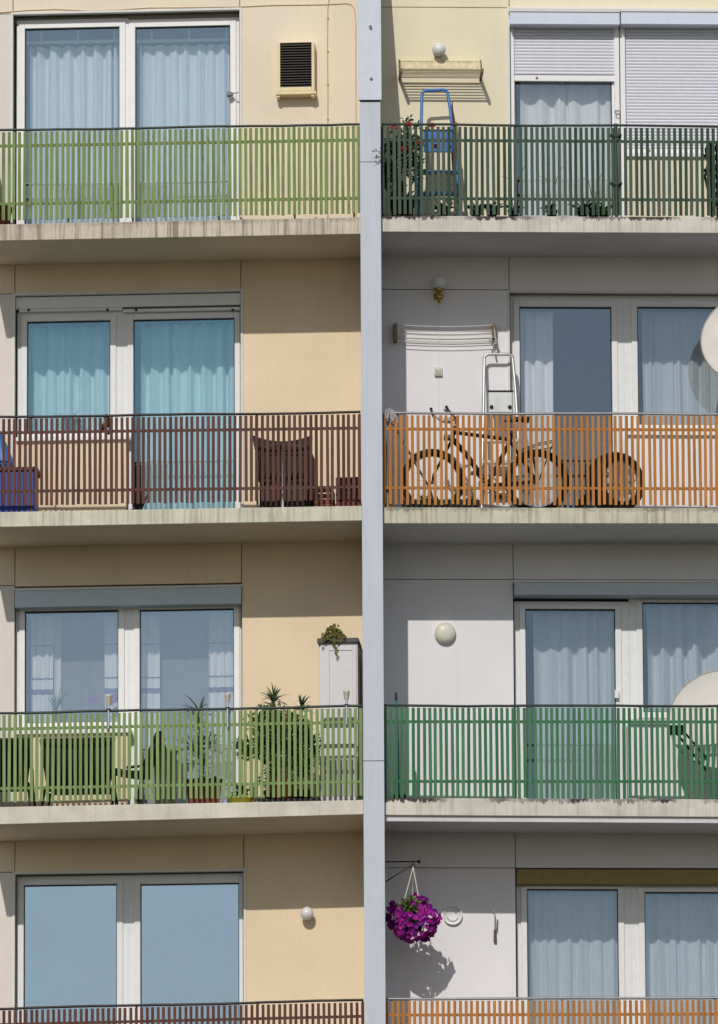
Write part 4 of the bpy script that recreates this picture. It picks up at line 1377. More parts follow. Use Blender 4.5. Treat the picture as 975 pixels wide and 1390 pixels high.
mb.tube([B(585, 553.5), B(586.5, 560), B(591, 570)], .013, 8)
part('grip', mb, M['black'], hbar)
mb = MB(); mb.tube([B(605.5, 551), B(609, 558), B(616, 564)], .014, 8); part('grip', mb, M['black'], hbar)
mb = MB()
rows = []
for k in range(9):
    f = k / 8; x = 683 + 35 * f
    wd_ = .018 + .07 * max(0, (f - .35)) / .65 + .012 * f
    zc_ = B(x, 572 - 1.5 * math.sin(f * 3) - 2 * f).z
    rows.append([Vector((B(x, 570).x, -BW + wd_ * math.cos(2 * math.pi * q / 12), zc_ + (.028 if f > .3 else .014) * math.sin(2 * math.pi * q / 12))) for q in range(12)])
mb.grid(rows, closed_u=True); mb.face(list(reversed(rows[0]))); mb.face(rows[-1])
part('saddle', mb, M['black'], t)
mb = MB(); mb.tube([B(703, 574), B(706, 590), B(709, 612)], .013, 10); part('seat_post', mb, M['chrome'], t)
# mudguards
for cc, a0, a1 in ((fwc, 20, 160), (rwc, -15, 150)):
    mb = MB(); rows = []
    for k in range(25):
        a_ = R(a0 + (a1 - a0) * k / 24)
        rows.append([cc + Vector(((wr + .04) * math.cos(a_), q, (wr + .04 - abs(q) * .3) * math.sin(a_))) for q in (-.032, -.016, 0, .016, .032)])
    mb.grid(rows); mb.grid([[p * 1.0 + Vector((0, 0, -.003)) for p in reversed(rw)] for rw in rows])
    part('mudguard', mb, M['blue_black'], t)
mb = MB()
for s in (-.055, .055):
    mb.tube([B(709, 611) + Vector((0, s, 0)), B(732, 603) + Vector((0, s, 0)), B(752, 599) + Vector((0, s, 0))], .006, 6)
    mb.tube([B(752, 599) + Vector((0, s, 0)), rwc + Vector((.02, s, .02))], .006, 6)
    mb.tube([B(722, 607) + Vector((0, s, 0)), rwc + Vector((0, s, .02))], .006, 6)
for x in (718, 730, 742, 752): mb.tube([B(x, 612 - (x - 709) * .30) + Vector((0, -.055, 0)), B(x, 612 - (x - 709) * .30) + Vector((0, .055, 0))], .005, 6)
mb.tube([B(710, 617), B(730, 611), B(754, 607)], .007, 6)
part('rear_rack', mb, M['black_iron'], t)
mb = MB()
mb.torus(bb + Vector((0, -.05, 0)), (0, 1, 0), .085, .006, 36, 6)
for k in range(5):
    a_ = 2 * math.pi * k / 5; mb.tube([bb + Vector((0, -.05, 0)), bb + Vector((.085 * math.cos(a_), -.05, .085 * math.sin(a_)))], .006, 5)
cw = part('chainring', mb, M['steel_dull'], t)
for s, ang in ((-.075, -50), (.075, 130)):
    mb = MB(); e_ = bb + Vector((.17 * math.cos(R(ang)), s, .17 * math.sin(R(ang))))
    mb.tube([bb + Vector((0, s, 0)), e_], .009, 7); mb.box(e_.x - .045, e_.x + .045, -e_.y - .045 if s < 0 else -e_.y - .045, -e_.y + .045, e_.z - .012, e_.z + .012)
    part('pedal', mb, M['black'], t)
mb = MB()
for s in (1, -1):
    mb.tube([bb + Vector((0, -.05, s * .085)), rwc + Vector((0, -.05, s * .035))], .004, 5)
part('chain', mb, M['black_iron'], t)
mb = MB(); hl = B(607, 594); mb.lathe([(0, -.04), (.03, -.03), (.035, .03), (0, .035)], hl, (-1, 0, .1), 14); part('headlight', mb, M['chrome'], t)
mb = MB(); rf = B(558, 634); mb.sphere(rf, .016, 10, 8, (1.2, .5, .7)); part('reflector', mb, plain('orange_reflector', (.6, .14, .01, 1), .3), t)

# car wheel leaning against the railing
c = B(835, 650, .02); r_ = .292; c.z = zf + r_ + .005
t = thing(RR, 'spare_wheel', 'spare car wheel with white spoked rim standing behind the orange railing', 'wheel', (c.x, -BW, zf))
yaw = R(31)
ax = Vector((math.sin(yaw), -math.cos(yaw), 0))
mb = MB()
mb.lathe([(.195, .09), (.215, .11), (.25, .118), (.28, .10), (r_, .06), (r_ + .001, .0), (r_, -.06), (.28, -.10), (.25, -.118), (.215, -.11), (.195, -.09)], c, ax, 48)
for k in range(3): mb.torus(c + ax * (-.045 + .045 * k), ax, r_ - .001, .004, 48, 5)
part('tyre', mb, M['rubber'], t)
mb = MB(); mb.lathe([(.202, .10), (.196, .08), (.185, .05), (.18, -.05), (.19, -.085), (.196, -.09)], c, ax, 40)
mb.lathe([(.0, .095), (.035, .095), (.045, .08), (.045, .0), (0, -.01)], c, ax, 20)
e1 = ax.orthogonal().normalized(); e2 = ax.cross(e1)
for k in range(9):
    a_ = 2 * math.pi * k / 9; d = e1 * math.cos(a_) + e2 * math.sin(a_); s = ax.cross(d)
    mb.hexa([c + d * .04 + ax * .085 - s * .020, c + d * .19 + ax * .08 - s * .027, c + d * .19 + ax * .08 + s * .027, c + d * .04 + ax * .085 + s * .020],
            [c + d * .04 + ax * .02 - s * .020, c + d * .19 + ax * .025 - s * .027, c + d * .19 + ax * .025 + s * .027, c + d * .04 + ax * .02 + s * .020])
part('rim', mb, M['white_plastic'], t)

# mop
c = B(575, 660, .1); c.z = zf
t = thing(RR, 'mop', 'grey string mop propped head up in the corner by the fin', 'mop', c)
mb = MB(); mb.tube([RR.P(530, 568, 1.0), RR.P(550, 604, .98), RR.P(584, 664, .92), (RR.P(592, 680, .9).x, -.9, zf)], .011, 8); part('handle', mb, M['steel_dull'], t)
mb = MB(); r = random.Random(5); h0 = RR.P(529, 561, 1.02)
for k in range(120):
    d = rndu(r); d.z = abs(d.z) * .6 + .1
    p1 = h0 + d.normalized() * r.uniform(.03, .055)
    p2 = p1 + Vector((d.x * .03, d.y * .03, -r.uniform(.02, .08)))
    p3 = p2 + Vector((r.uniform(-.01, .01), 0, -r.uniform(.02, .06)))
    mb.tube([h0, p1, p2, p3], .006, 5)
part('yarn', mb, M['mop'], t)

# brown bag by the fin, low planter
c = RR.P(523, 640, .97); c.z = zf
mb = MB(); mb.tube([RR.P(521.5, 584, .98), RR.P(522.5, 610, .98), RR.P(524.5, 640, .98), (RR.P(526, 680, .98).x, -.98, zf)], [.012, .024, .022, .02], 8)
single(RR, 'rolled_mat', mb, M['wood_light'], 'narrow rolled brown mat standing in the corner under the mop', 'mat', c)
u0, u1, z0, z1 = RR.rect(546, 674, 652, 690, .98)
t = thing(RR, 'planter_trough', 'low black planter trough with small bright green shoots under the bicycle', 'planter', ((u0 + u1) / 2, -.95, zf))
mb = MB(); mb.hexa([(u0 + .01, -1.0, zf), (u1 - .01, -1.0, zf), (u1, -1.015, zf + .085), (u0, -1.015, zf + .085)], [(u0 + .01, -.90, zf), (u1 - .01, -.90, zf), (u1, -.885, zf + .085), (u0, -.885, zf + .085)])
part('trough', mb, M['pot_dark'], t, bevel=.006)
mb = MB(); mb.box(u0 + .01, u1 - .01, .895, 1.005, zf + .083, zf + .093); part('soil', mb, M['soil'], t)
r = random.Random(8)
mb = MB()
for k in range(90):
    px_ = r.choice((570, 582, 578, 586, 600, 612, 624, 636, 640)) + r.uniform(-9, 9); p = RR.P(px_, 684, .98 + r.uniform(-.05, .04)); p.z = zf + .085
    mb.cur = r.randrange(2); mb.leaf(p, rndu(r) + Vector((0, -.8, .4)), (0, -.6, .6), r.uniform(.03, .07), .02)
part('shoots', mb, [M['leaf_light'], M['leaf_mid']], t)


# ------------------------------------------------------------------ satellite dishes
def dish(px, py, w, rpx, depth, tilt, yaw, label, i, lnb):
    c = RR.P(px, py, w); r = rpx / 140.8
    zf = floor_z('R', i, c.x)
    ax = Vector((math.sin(yaw) * math.cos(tilt), -math.cos(yaw) * math.cos(tilt), math.sin(tilt)))
    t = thing(RR, 'satellite_dish', label, 'satellite dish', (c.x, c.y + .2, zf), 'satellite dishes')
    mb = MB(); pr = []
    for k in range(13):
        q = r * k / 12; pr.append((q, depth * (q / r) ** 2))
    prof_ = pr + [(r + .006, depth + .002), (r + .006, depth - .006), (r, depth - .010)] + [(q, h - .012) for q, h in reversed(pr[:-1])]
    mb.lathe(prof_, c - ax * depth, ax, 64); part('reflector', mb, M['dish'], t)
    mb = MB(); mb.torus(c, ax, r + .003, .006, 64, 6); part('rim', mb, M['steel_dull'], t)
    mb = MB(); b = c - ax * (depth + .02)
    mb.tube([b, (c.x + .02, c.y + .22, c.z - .06), (c.x + .02, c.y + .22, zf)], .022, 10); mb.box(b.x - .06, b.x + .06, -b.y - .05, -b.y - .0, b.z - .08, b.z + .08)
    part('mast', mb, M['steel_dull'], t)
    a_, e_ = lnb
    for s in (-.028, .028):
        mb = MB(); mb.tube([RR.P(a_[0], a_[1], a_[2]) + Vector((s, 0, s)), RR.P(e_[0], e_[1], e_[2]) + Vector((s * .8, 0, s * .8))], .012, 8); part('arm', mb, M['black_iron'], t)
    p = RR.P(e_[0], e_[1], e_[2])
    mb = MB(); d = (c - p).normalized(); mb.lathe([(0, -.09), (.03, -.09), (.034, -.02), (.045, .0), (.045, .05), (.03, .06), (0, .06)], p, d, 16); lb = part('receiver', mb, M['black'], t)
    mb = MB(); mb.box(p.x - .09, p.x + .05, -p.y - .04, -p.y + .03, p.z - .045, p.z + .045); part('receiver_box', mb, M['rail_dark'], lb, bevel=.008)
dish(1018, 458, .66, 67, .06, R(16), R(-14), 'large pale satellite dish rising above the orange railing at the right edge', 1, ((1020, 530, .7), (998, 590, .95)))
dish(981, 976, .60, 72.5, .07, R(16), R(-10), 'cream satellite dish half hidden behind the emerald green railing', 2, ((966, 1046, .62), (921, 991, .92)))

# teal pole in the corner
zf = floor_z('R', 2, .2)
c = RR.P(538, 1000, .9); c.z = zf
t = thing(RR, 'broom', 'teal broom handle with black grip standing in the corner by the fin', 'broom', c)
mb = MB(); mb.tube([RR.P(538.3, 951, .9), RR.P(540, 1010, .9), (RR.P(541, 1078, .9).x, -.9, zf + .05)], .013, 9); part('handle', mb, M['teal_pole'], t)
mb = MB(); mb.tube([RR.P(537.2, 939, .9), RR.P(537.6, 942, .9), RR.P(538.2, 951, .9)], [.006, .013, .014], 9); part('grip', mb, M['black'], t)
mb = MB(); p = RR.P(541, 1078, .9); mb.box(p.x - .08, p.x + .08, .87, .93, zf, zf + .06); part('brush', mb, M['pot_dark'], t, bevel=.01)


# ------------------------------------------------------------------ hanging basket
c = RR.P(560.5, 1246, .58)
zt_ = RR.P(563, 1171, .58)
bx0 = RR.at(523, 1171, .58)[0] - .01
t = thing(RR, 'wall_bracket', 'black iron bracket reaching out from the fin to carry the flower basket', 'bracket', (bx0, -.58, zt_.z - .2))
mb = MB(); p = RR.P(569, 1169.5, .58); mb.tube([(bx0, -.58, p.z - .003), p], .007, 8); mb.sphere(p + Vector((.0, 0, .0)), .02, 12, 8, (.8, 1, 1)); part('arm', mb, M['black_iron'], t)
mb = MB(); mb.tube([(bx0, -.58, RR.P(523, 1198, .58).z), RR.P(563, 1172, .58)], .006, 8); part('brace', mb, M['black_iron'], t)
mb = MB(); mb.torus(RR.P(561, 1174.5, .58), (0, 1, 0), .018, .005, 16, 6); part('hook', mb, M['black_iron'], t)
t = thing(RR, 'hanging_basket', 'hanging basket overflowing with purple petunias', 'flower basket', c + Vector((0, 0, -.28)))
for q in ((548.5, 1224, .64), (568, 1216, .64), (560, 1222, .46)):
    mb = MB(); mb.tube([RR.P(561, 1177, .58), RR.P(*q)], .0055, 6); part('cord', mb, M['rope'], t)
mb = MB(); mb.lathe([(0, -.14), (.08, -.13), (.12, -.02), (.13, .05), (.12, .05), (.11, .0), (0, -.0)], c, (0, 0, 1), 22); part('pot', mb, M['pot_dark'], t)
mb = MB(); r = random.Random(21)
cloud(mb, c + Vector((0, 0, .01)), (.21, .2, .2), 520, .05, 4, 3)
cloud(mb, RR.P(557, 1230, .72), (.09, .06, .07), 120, .055, 5, 3, clumps=[(Vector((0, 0, 0)), .9, 1)])
part('foliage', mb, [M['leaf_dark'], M['leaf_light'], M['leaf_mid']], t)
mb = MB()
def petunia(p, n, s):
    n = n.normalized(); a = n.orthogonal().normalized(); b = n.cross(a); ph = r.uniform(0, 6.28)
    cc = p - n * s * .35; k0 = len(mb.v)
    ring_ = []
    for k in range(10):
        a_ = ph + 2 * math.pi * k / 10; rr2 = s * (1.0 if k % 2 else .86)
        ring_.append(p + (a * math.cos(a_) + b * math.sin(a_)) * rr2 + n * s * (.12 if k % 2 else -.08) * r.uniform(.6, 1.5))
    for k in range(10): mb.face([cc, ring_[k], ring_[(k + 1) % 10]], True)
for k in range(300):
    v = rndu(r).normalized()
    if v.y > .45: continue
    bump = 1 + .10 * math.sin(5 * v.x + 2) + .08 * math.sin(7 * v.z)
    p = c + Vector((v.x * .235 * bump, v.y * .22, v.z * .20 * bump - .02 + .0))
    if v.z > .15 and abs(v.x + .25) < .35 and r.random() < .75: continue
    mb.cur = 0 if r.random() < .62 else 1
    petunia(p, v + rndu(r) * .55 + Vector((0, -.35, .15)), r.uniform(.026, .036))
for px, py, w in ((566, 1219, .62), (577, 1226, .62), (572, 1223, .66), (534, 1229, .6), (531, 1236, .62), (583, 1232, .6), (548, 1226, .66), (530, 1258, .62), (594, 1250, .6), (588, 1258, .55), (552, 1272, .6), (577, 1272, .6), (583, 1267, .58), (527, 1246, .6)):
    for q in range(6):
        mb.cur = 0 if r.random() < .6 else 1
        petunia(RR.P(px, py, w) + rndu(r) * .035, rndu(r) + Vector((0, -1.0, .2)), r.uniform(.024, .034))
part('blooms', mb, [M['petal_purple'], M['petal_violet']], t)


# ------------------------------------------------------------------ left, third balcony
zf = lf(2, 200, .7)
def solar(px, py, label):
    top = L.P(px, py, RAIL_W + .045)
    t = thing(L, 'solar_lamp', label, 'lamp', L.P(px, py + 40, RAIL_W + .045), 'solar lamps on the railing')
    mb = MB(); mb.lathe([(.022, -.02), (.026, .0), (.031, .045), (.033, .052), (.03, .058), (0, .06)], top, (0, 0, 1), 16); part('lamp_head', mb, M['lamp_metal'], t)
    mb = MB(); mb.lathe([(.014, -.035), (.022, -.018), (.025, .0)], top, (0, 0, 1), 14); part('diffuser', mb, M['opal'], t)
    b = L.P(px, py + 37, RAIL_W + .045); b.x = top.x
    mb = MB(); mb.tube([top + Vector((0, 0, -.03)), b], .011, 10); part('stake', mb, M['chrome'], t)
    mb = MB(); z = L.P(px, py + 12, RAIL_W).z; mb.box(top.x - .02, top.x + .02, RAIL_W + .012, RAIL_W + .06, z - .008, z + .008); part('clip', mb, M['black'], t)
solar(147.5, 952, 'solar lamp clipped to the light green railing in front of the orchid window')
solar(309, 950, 'solar lamp on the light green railing beside the leafy bush')
solar(470.5, 946, 'solar lamp on the light green railing in front of the grey cabinet')

# cabinet
u0, u1, z0, z1 = L.rect(434, 866, 486, 1080, .46)
t = thing(L, 'balcony_cabinet', 'tall light grey plastic cabinet with dark top against the fin', 'cabinet', ((u0 + u1) / 2, -.25, zf))
mb = MB(); mb.box(u0, u1, .04, .44, zf, z1 - .045); part('body', mb, M['cab_grey'], t, bevel=.006)
mb = MB(); mb.box(u0 - .02, u1 + .01, .03, .47, z1 - .05, z1); part('top', mb, M['cab_dark'], t, bevel=.008)
zA = L.P(460, 974, .46).z; zB = L.P(460, 986, .46).z; zC = L.P(460, 1010, .46).z
mb = MB(); ring(mb, u0 + .05, u1 - .015, zA, z1 - .07, u0 + .095, u1 - .05, zA + .06, z1 - .12, .441, .455); mb.box(u0 + .095, u1 - .05, .441, .447, zA + .06, z1 - .12)
dr = part('door', mb, M['cab_grey'], t, bevel=.003)
mb = MB(); mb.box(u0 + .01, u1 - .01, .441, .455, zB - .006, zA - .008); mb.box(u0 + .01, u1 - .01, .441, .452, zC - .03, zC - .008); part('band', mb, M['cab_dark'], t)
mb = MB(); mb.box(u0 + .01, u1 - .01, .441, .456, zC, zB - .014); part('drawer', mb, M['cab_grey'], t, bevel=.003)
mb = MB(); mb.box(u0 + .01, u1 - .01, .441, .456, zf + .03, zC - .04); part('door', mb, M['cab_grey'], t, bevel=.003)
# trailing plant on top
c = L.P(452, 866, .3); c.z = z1
t = thing(L, 'trailing_plant', 'drooping olive-brown trailing plant on top of the grey cabinet', 'plant', c)
pot(t, c, .06, .06, M['pot_dark'])
mb = MB(); r = random.Random(31)
for px, y0, y1 in ((437, 858, 872), (441, 852, 868), (446, 848, 866), (450, 850, 876), (454, 848, 880), (457, 852, 884), (460, 850, 874), (464, 852, 866), (467, 856, 866), (452, 846, 866), (458, 847, 866)):
    for k in range(20):
        f = r.random(); p = L.P(px + r.uniform(-2, 2) + (452 - px) * .3 * (1 - f), y0 + (y1 - y0) * f, .44 + .05 * f + r.uniform(-.1, .03)); mb.cur = r.randrange(3)
        mb.leaf(p, (r.uniform(-.6, .6), r.uniform(-.6, .2), -1 + .7 * r.random()), (0, -1, .4), r.uniform(.03, .055), .022)
    mb.cur = 2
part('foliage', mb, [M['leaf_olive'], M['leaf_olive'], M['leaf_dry']], t)

# bush in long tray
c = L.P(385, 1070, .75); c.z = zf
t = thing(L, 'leafy_bush', 'dense dark leafy bush in an orange pot reaching above the light green railing', 'plant', c)
mb = MB(); mb.lathe([(0, .02), (.10, .02), (.14, .2), (.15, .2), (.15, .24), (.13, .24), (.12, .2), (0, .19)], c + Vector((0, -.08, 0)), (0, 0, 1), 24); part('pot', mb, M['terracotta'], t)
u0, u1, _, _ = L.rect(346, 1080, 436, 1086, .9); mb = MB(); mb.box(u0, u1, .7, .96, zf, zf + .055); part('tray', mb, M['pot_dark'], t, bevel=.008)
mb = MB(); r = random.Random(12)
for px, py in ((350, 970), (370, 965), (390, 960), (410, 968), (425, 985), (340, 1000)):
    mb.tube([c + Vector((0, -.05, .2)), L.P((px + 385) / 2, (py + 1040) / 2, .78), L.P(px, py, .75)], [.012, .009, .004], 6)
part('stems', mb, M['stem'], t)
mb = MB()
for px, py, rx, rz, n, s in ((346, 1000, .21, .27, 700, 41), (390, 1005, .25, .37, 1900, 42), (414, 1020, .15, .32, 800, 43), (368, 975, .24, .15, 520, 44), (372, 1045, .20, .16, 460, 45), (330, 1015, .09, .12, 120, 47)):
    b0 = len(mb.f); cloud(mb, L.P(px, py, .72), (rx, .17, rz), n, .045, s, 4)
    if s in (41, 44, 47): mb.mi[b0:] = [4 if q == 1 else (3 if q == 0 else q) for q in mb.mi[b0:]]
part('foliage', mb, [M['leaf_dark'], M['leaf_black'], M['leaf_dark'], M['leaf_mid'], M['leaf_light']], t)
# spiky tops
def spiky(px, py, w, ln, n, label, matl, seed, zbase, trunk=None, name='spiky_plant', potm=None, pr=.1, spread=1.0, mid=None):
    r = random.Random(seed); c = L.P(px, py, w)
    b = Vector((c.x, c.y, zbase))
    t = thing(L, name, label, 'plant', b)
    pot(t, b, pr, .18, potm or M['pot_dark'])
    mb = MB(); mb.tube([b + Vector((0, 0, .12)), b.lerp(c, .6) + Vector((.01, 0, 0)), c], [.014, .011, .008], 7); part('stem', mb, M['stem'], t)
    mb = MB(); heads = [c] + [L.P(*q) for q in (mid or [])]
    for hd in heads:
        for k in range(n):
            a_ = r.uniform(0, 6.28); el = r.uniform(-.35, 1.4); mb.cur = r.randrange(len(matl))
            d = Vector((math.cos(a_) * math.cos(el) * spread, math.sin(a_) * math.cos(el) * .7, math.sin(el)))
            mb.leaf(hd + Vector((0, 0, r.uniform(-.05, .03))), d, (0, -.6, 1), ln * r.uniform(.6, 1.1), .017, .2)
    part('fronds', mb, matl, t)
sp = [M['leaf_dark'], M['leaf_black'], M['leaf_mid']]
spiky(372, 952, .62, .16, 46, 'tall spiky plant whose tuft tops the left side of the bush', sp, 51, zf, spread=.8)
spiky(409, 960, .62, .15, 40, 'spiky yucca whose leaves fan out above the railing next to the grey cabinet', sp, 52, zf)
spiky(271, 985, .78, .2, 22, 'thin airy palm in a reddish pot in front of the right door', sp, 53, zf, potm=M['pot_red'], pr=.13, mid=[(272, 1010, .78), (268, 1030, .8), (275, 1040, .8), (270, 966, .78), (283, 1012, .8), (262, 1015, .8)])
# yellow planter
c = L.P(327, 1080, .9); c.z = zf
t = thing(L, 'flower_pot', 'yellow plastic flower bowl with a few green leaves beside the bush tray', 'flower pot', c)
mb = MB(); mb.lathe([(0, 0), (.09, 0), (.115, .06), (.122, .06), (.122, .075), (.11, .075), (.10, .055), (0, .05)], c, (0, 0, 1), 24); part('pot', mb, M['yellow'], t)
mb = MB(); cloud(mb, c + Vector((0, 0, .12)), (.11, .09, .07), 90, .05, 61, 2); part('foliage', mb, [M['leaf_mid'], M['leaf_light']], t)
# red trough behind palm
u0, u1, z0, z1 = L.rect(253, 1062, 301, 1088, .88)
t = thing(L, 'planter_trough', 'reddish brown planter trough on the floor in front of the palm', 'planter', ((u0 + u1) / 2, -.8, zf))
mb = MB(); ring_w = .012
mb.hexa([(u0 + .02, -.90, zf), (u1 - .02, -.90, zf), (u1, -.93, z1), (u0, -.93, z1)], [(u0 + .02, -.88, zf), (u1 - .02, -.88, zf), (u1, -.90, z1), (u0, -.90, z1)])
mb.box(u0 - .012, u1 + .012, .895, .945, z1 - .03, z1 + .004)
part('trough', mb, M['pot_red'], t, bevel=.004)
mb = MB(); r = random.Random(62)
for k in range(60):
    p = Vector((r.uniform(u0, u1), -.915, z1)); mb.cur = r.randrange(2); mb.leaf(p, rndu(r) + Vector((0, -.3, .6)), (0, -1, .3), r.uniform(.03, .07), .022)
part('foliage', mb, [M['leaf_dark'], M['leaf_mid']], t)
# pale green basket
u0, u1, z0, z1 = L.rect(207, 1012, 240, 1086, .5)
t = thing(L, 'laundry_basket', 'pale green plastic laundry basket in front of the right door', 'basket', ((u0 + u1) / 2, -.4, zf))
cx_ = (u0 + u1) / 2; rr0 = (u1 - u0) / 2
mb = MB(); h = z1 - zf
mb.lathe([(0, .01), (rr0 * .8, .01), (rr0 * .95, h * .9), (rr0 * 1.04, h * .9), (rr0 * 1.05, h), (rr0 * .97, h), (rr0 * .9, h * .88), (rr0 * .76, .03), (0, .03)], (cx_, -.42, zf), (0, 0, 1), 28); part('body', mb, M['pale_green'], t)
mb = MB()
for s in (-1, 1): mb.tube([(cx_ + s * rr0 * .98, -.37, zf + h * .93), (cx_ + s * rr0 * 1.2, -.39, zf + h * 1.0), (cx_ + s * rr0 * 1.2, -.45, zf + h * 1.0), (cx_ + s * rr0 * .98, -.47, zf + h * .93)], .008, 7)
part('handles', mb, M['pale_green'], t)


# black garden chairs
def garden_chair(x0, x1, y0, y1, label, w=.78, seatd=.42, arms=True):
    p, q = L.P(x0, y0, w), L.P(x1, y0, w)
    yy = L.P(x0 + 8, y1, w - .02)
    zs_ = yy.z
    t = thing(L, 'garden_chair', label, 'chair', ((p.x + q.x) / 2, -w + .2, zf), 'black garden chairs')
    N = 8; ins = .06
    rows = []
    for k in range(N + 1):
        f = k / N
        rows.append([(p.x + ins * f + (q.x - p.x - 2 * ins * f) * s / 6, -w - .10 * (1 - f) + .03 + .02 * math.sin(math.pi * s / 6) + .02, p.z + (zs_ - p.z) * f) for s in range(7)])
    mb = MB(); mb.grid(rows); mb.grid([[(a[0], a[1] - .014, a[2]) for a in reversed(rw)] for rw in rows])
    part('backrest', mb, M['black_cloth'], t)
    mb = MB(); mb.box(p.x + ins, q.x - ins, w - seatd - .05, w - .03, zs_ - .03, zs_); part('seat', mb, M['black_cloth'], t, bevel=.01)
    mb = MB()
    mb.tube([(p.x, -w - .05, p.z + .01), (q.x, -w - .05, p.z + .01)], .013, 8)
    for a, b in ((p.x, p.x + ins), (q.x, q.x - ins)): mb.tube([(a, -w - .05, p.z + .01), (b, -w + .05, zs_ - .01)], .013, 8)
    part('back_frame', mb, M['black_iron'], t)
    for a in (p.x + ins - .02, q.x - ins + .02):
        for fw_, sp_ in ((w, .06), (w - seatd, -.04)):
            mb = MB(); mb.tube([(a, -fw_ + .03, zs_ - .01), (a + (-.03 if a < (p.x + q.x) / 2 else .03), -fw_ - sp_, zf)], .013, 8); part('leg', mb, M['black_iron'], t)
        if arms:
            mb = MB(); za = zs_ + .0; mb.tube([(a, -w + .02, za + .16), (a, -w + seatd - .05, za + .17), (a, -w + seatd, za)], .014, 8); part('armrest', mb, M['black_iron'], t)
    return t
garden_chair(-50, 44, 1007, 1062, 'black sling garden chair cut off by the left edge of the picture', w=.72)
garden_chair(56, 156, 1006, 1066, 'wide black sling garden chair with its back to the railing')
# reclined chair seen from the side
c = L.P(180, 1085, .6); c.z = zf
t = thing(L, 'garden_chair', 'black reclining garden chair turned sideways, backrest tilted towards the palm', 'chair', c, 'black garden chairs')
def slab_path(pp, th, w0, w1):
    mb = MB(); rows = []
    for k, (x, y) in enumerate(pp):
        a = L.P(x, y, .65); rows.append([(a.x, -w0, a.z), (a.x, -w1, a.z), (a.x + th * .7, -w1, a.z - th * .7), (a.x + th * .7, -w0, a.z - th * .7)])
    mb.grid(rows, closed_u=True, smooth=False); mb.face(list(reversed(rows[0]))); mb.face(rows[-1]); return mb
part('backrest', slab_path([(195, 1050), (200, 1033), (207, 1015), (213, 1000), (217, 994)], .05, .42, .85), M['black_cloth'], t)
part('seat', slab_path([(147, 1044), (160, 1047), (180, 1050), (196, 1050)], .035, .42, .85), M['black_cloth'], t)
mb = MB(); mb.tube([L.P(217, 993, .86), L.P(222, 1000, .86), L.P(222, 1007, .86), L.P(214, 1012, .86)], .016, 8); part('headrest', mb, M['black_iron'], t)
for w_ in (.44, .86):
    for xa, xb in ((152, 160), (192, 186)):
        mb = MB(); a = L.P(xa, 1050, w_); b = L.P(xb, 1085, w_); mb.tube([a, (b.x, -w_, zf)], .014, 8); part('leg', mb, M['black_iron'], t)
    mb = MB(); mb.tube([L.P(172, 1042, w_), L.P(190, 1040, w_), L.P(205, 1024, w_)], .015, 8); part('armrest', mb, M['black_iron'], t)

# orchid and grass inside the window
c = L.P(140, 978, -.26)
t = thing(L, 'orchid', 'pink-violet orchid on the inner sill behind the window glass', 'plant', c)
pot(t, c, .05, .09, M['white_plastic'])
mb = MB(); mb.tube([c + Vector((0, 0, .08)), L.P(139, 958, -.26), L.P(133, 947, -.26), L.P(126, 950, -.26)], .004, 6); mb.tube([c + Vector((0, 0, .08)), L.P(145, 958, -.25), L.P(150, 946, -.25), L.P(157, 946, -.25)], .004, 6); part('stalks', mb, M['leaf_dark'], t)
mb = MB(); r = random.Random(71)
for px, py in ((125, 951), (129, 949), (132, 952), (151, 947), (155, 945), (158, 950), (154, 952), (150, 955), (159, 944)):
    for k in range(5):
        a_ = 2 * math.pi * k / 5 + px; mb.leaf(L.P(px, py, -.25), (math.cos(a_), -.15, math.sin(a_)), (0, -1, 0), .032, .026)
part('blooms', mb, M['petal_pink'], t)
c = L.P(76, 978, -.26)
t = thing(L, 'grass_plant', 'thin grassy houseplant behind the left part of the orchid window', 'plant', c)
pot(t, c, .05, .08, M['pot_dark'])
mb = MB()
for k in range(22):
    a_ = r.uniform(0, 6.28); mb.leaf(c + Vector((0, 0, .08)), (math.cos(a_) * .5, math.sin(a_) * .3, 1), (0, -1, 0), r.uniform(.14, .26), .012)
part('blades', mb, M['leaf_mid'], t)
# terracotta pot on the top left balcony
c = L.P(3, 292, .85); c.z = lf(0, 3, .85)
t = thing(L, 'flower_pot', 'brown clay flower pot behind the faded yellow-green railing at the left edge', 'flower pot', c)
pot(t, c, .10, .22, M['pot_red'])
mb = MB(); mb.lathe([(0, .19), (.095, .192)], c, (0, 0, 1), 20); part('soil', mb, M['soil'], t)
#</things>

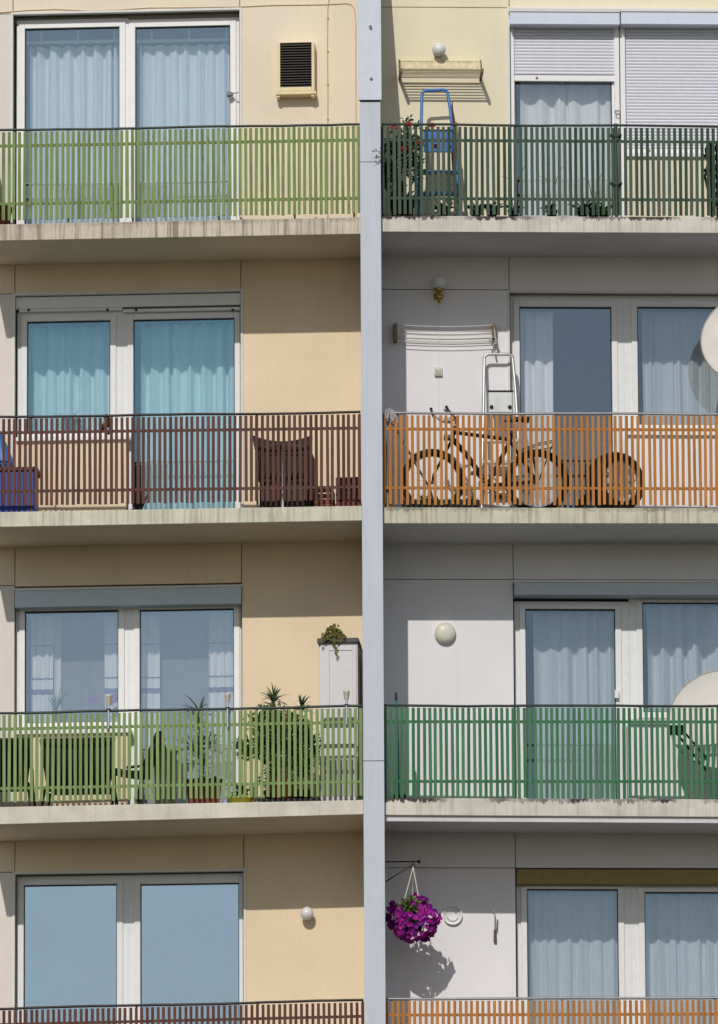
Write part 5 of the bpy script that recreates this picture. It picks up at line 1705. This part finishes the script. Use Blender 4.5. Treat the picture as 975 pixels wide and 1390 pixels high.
# ------------------------------------------------------------------ light
SUN_EL, SUN_AZ = R(33.8), R(11.5)      # azimuth: left of the facade's normal, behind the camera
sd_ = Vector((-math.sin(SUN_AZ) * math.cos(SUN_EL), -math.cos(SUN_AZ) * math.cos(SUN_EL), math.sin(SUN_EL)))
sl = bpy.data.lights.new('sun', 'SUN'); sl.energy = 2.5; sl.angle = R(.53); sl.color = (1.0, .97, .92)
so = bpy.data.objects.new('sun', sl); COL.objects.link(so)
so.rotation_euler = sd_.to_track_quat('Z', 'Y').to_euler()
so.location = sd_ * 60
wd = bpy.data.worlds.new('World'); sc.world = wd; wd.use_nodes = True
nt = wd.node_tree
bg = nt.nodes['Background']
sky = nt.nodes.new('ShaderNodeTexSky'); sky.sky_type = 'NISHITA'; sky.sun_disc = False
sky.sun_elevation = SUN_EL
sky.sun_rotation = math.atan2(sd_.x, sd_.y)
sky.air_density, sky.dust_density, sky.ozone_density = 1.0, 0.6, 1.5
tc = nt.nodes.new('ShaderNodeTexCoord'); mp = nt.nodes.new('ShaderNodeMapping'); mp.inputs['Scale'].default_value = (1, 1, 3.2)
nz = nt.nodes.new('ShaderNodeTexNoise'); nz.inputs['Scale'].default_value = 9.0; nz.inputs['Detail'].default_value = 7; nz.inputs['Roughness'].default_value = .55
rp = nt.nodes.new('ShaderNodeValToRGB'); rp.color_ramp.elements[0].position = .36; rp.color_ramp.elements[1].position = .66
rp.color_ramp.elements[1].color = (.55, .55, .55, 1)
mx = nt.nodes.new('ShaderNodeMix'); mx.data_type = 'RGBA'; mx.inputs[7].default_value = (7.5, 7.8, 8.2, 1)
nt.links.new(tc.outputs['Generated'], mp.inputs[0]); nt.links.new(mp.outputs[0], nz.inputs['Vector']); nt.links.new(nz.outputs['Fac'], rp.inputs[0])
nt.links.new(rp.outputs[0], mx.inputs[0]); nt.links.new(sky.outputs[0], mx.inputs[6]); nt.links.new(mx.outputs[2], bg.inputs[0])
bg.inputs[1].default_value = .08
sc.view_settings.view_transform = 'Standard'
sc.view_settings.look = 'None'
sc.view_settings.exposure = 0.0
sc.view_settings.gamma = 1.0
sc.view_settings.use_curve_mapping = False
sc.render.engine = 'CYCLES'
sc.cycles.max_bounces = 8
sc.cycles.transparent_max_bounces = 12
sc.cycles.use_denoising = True
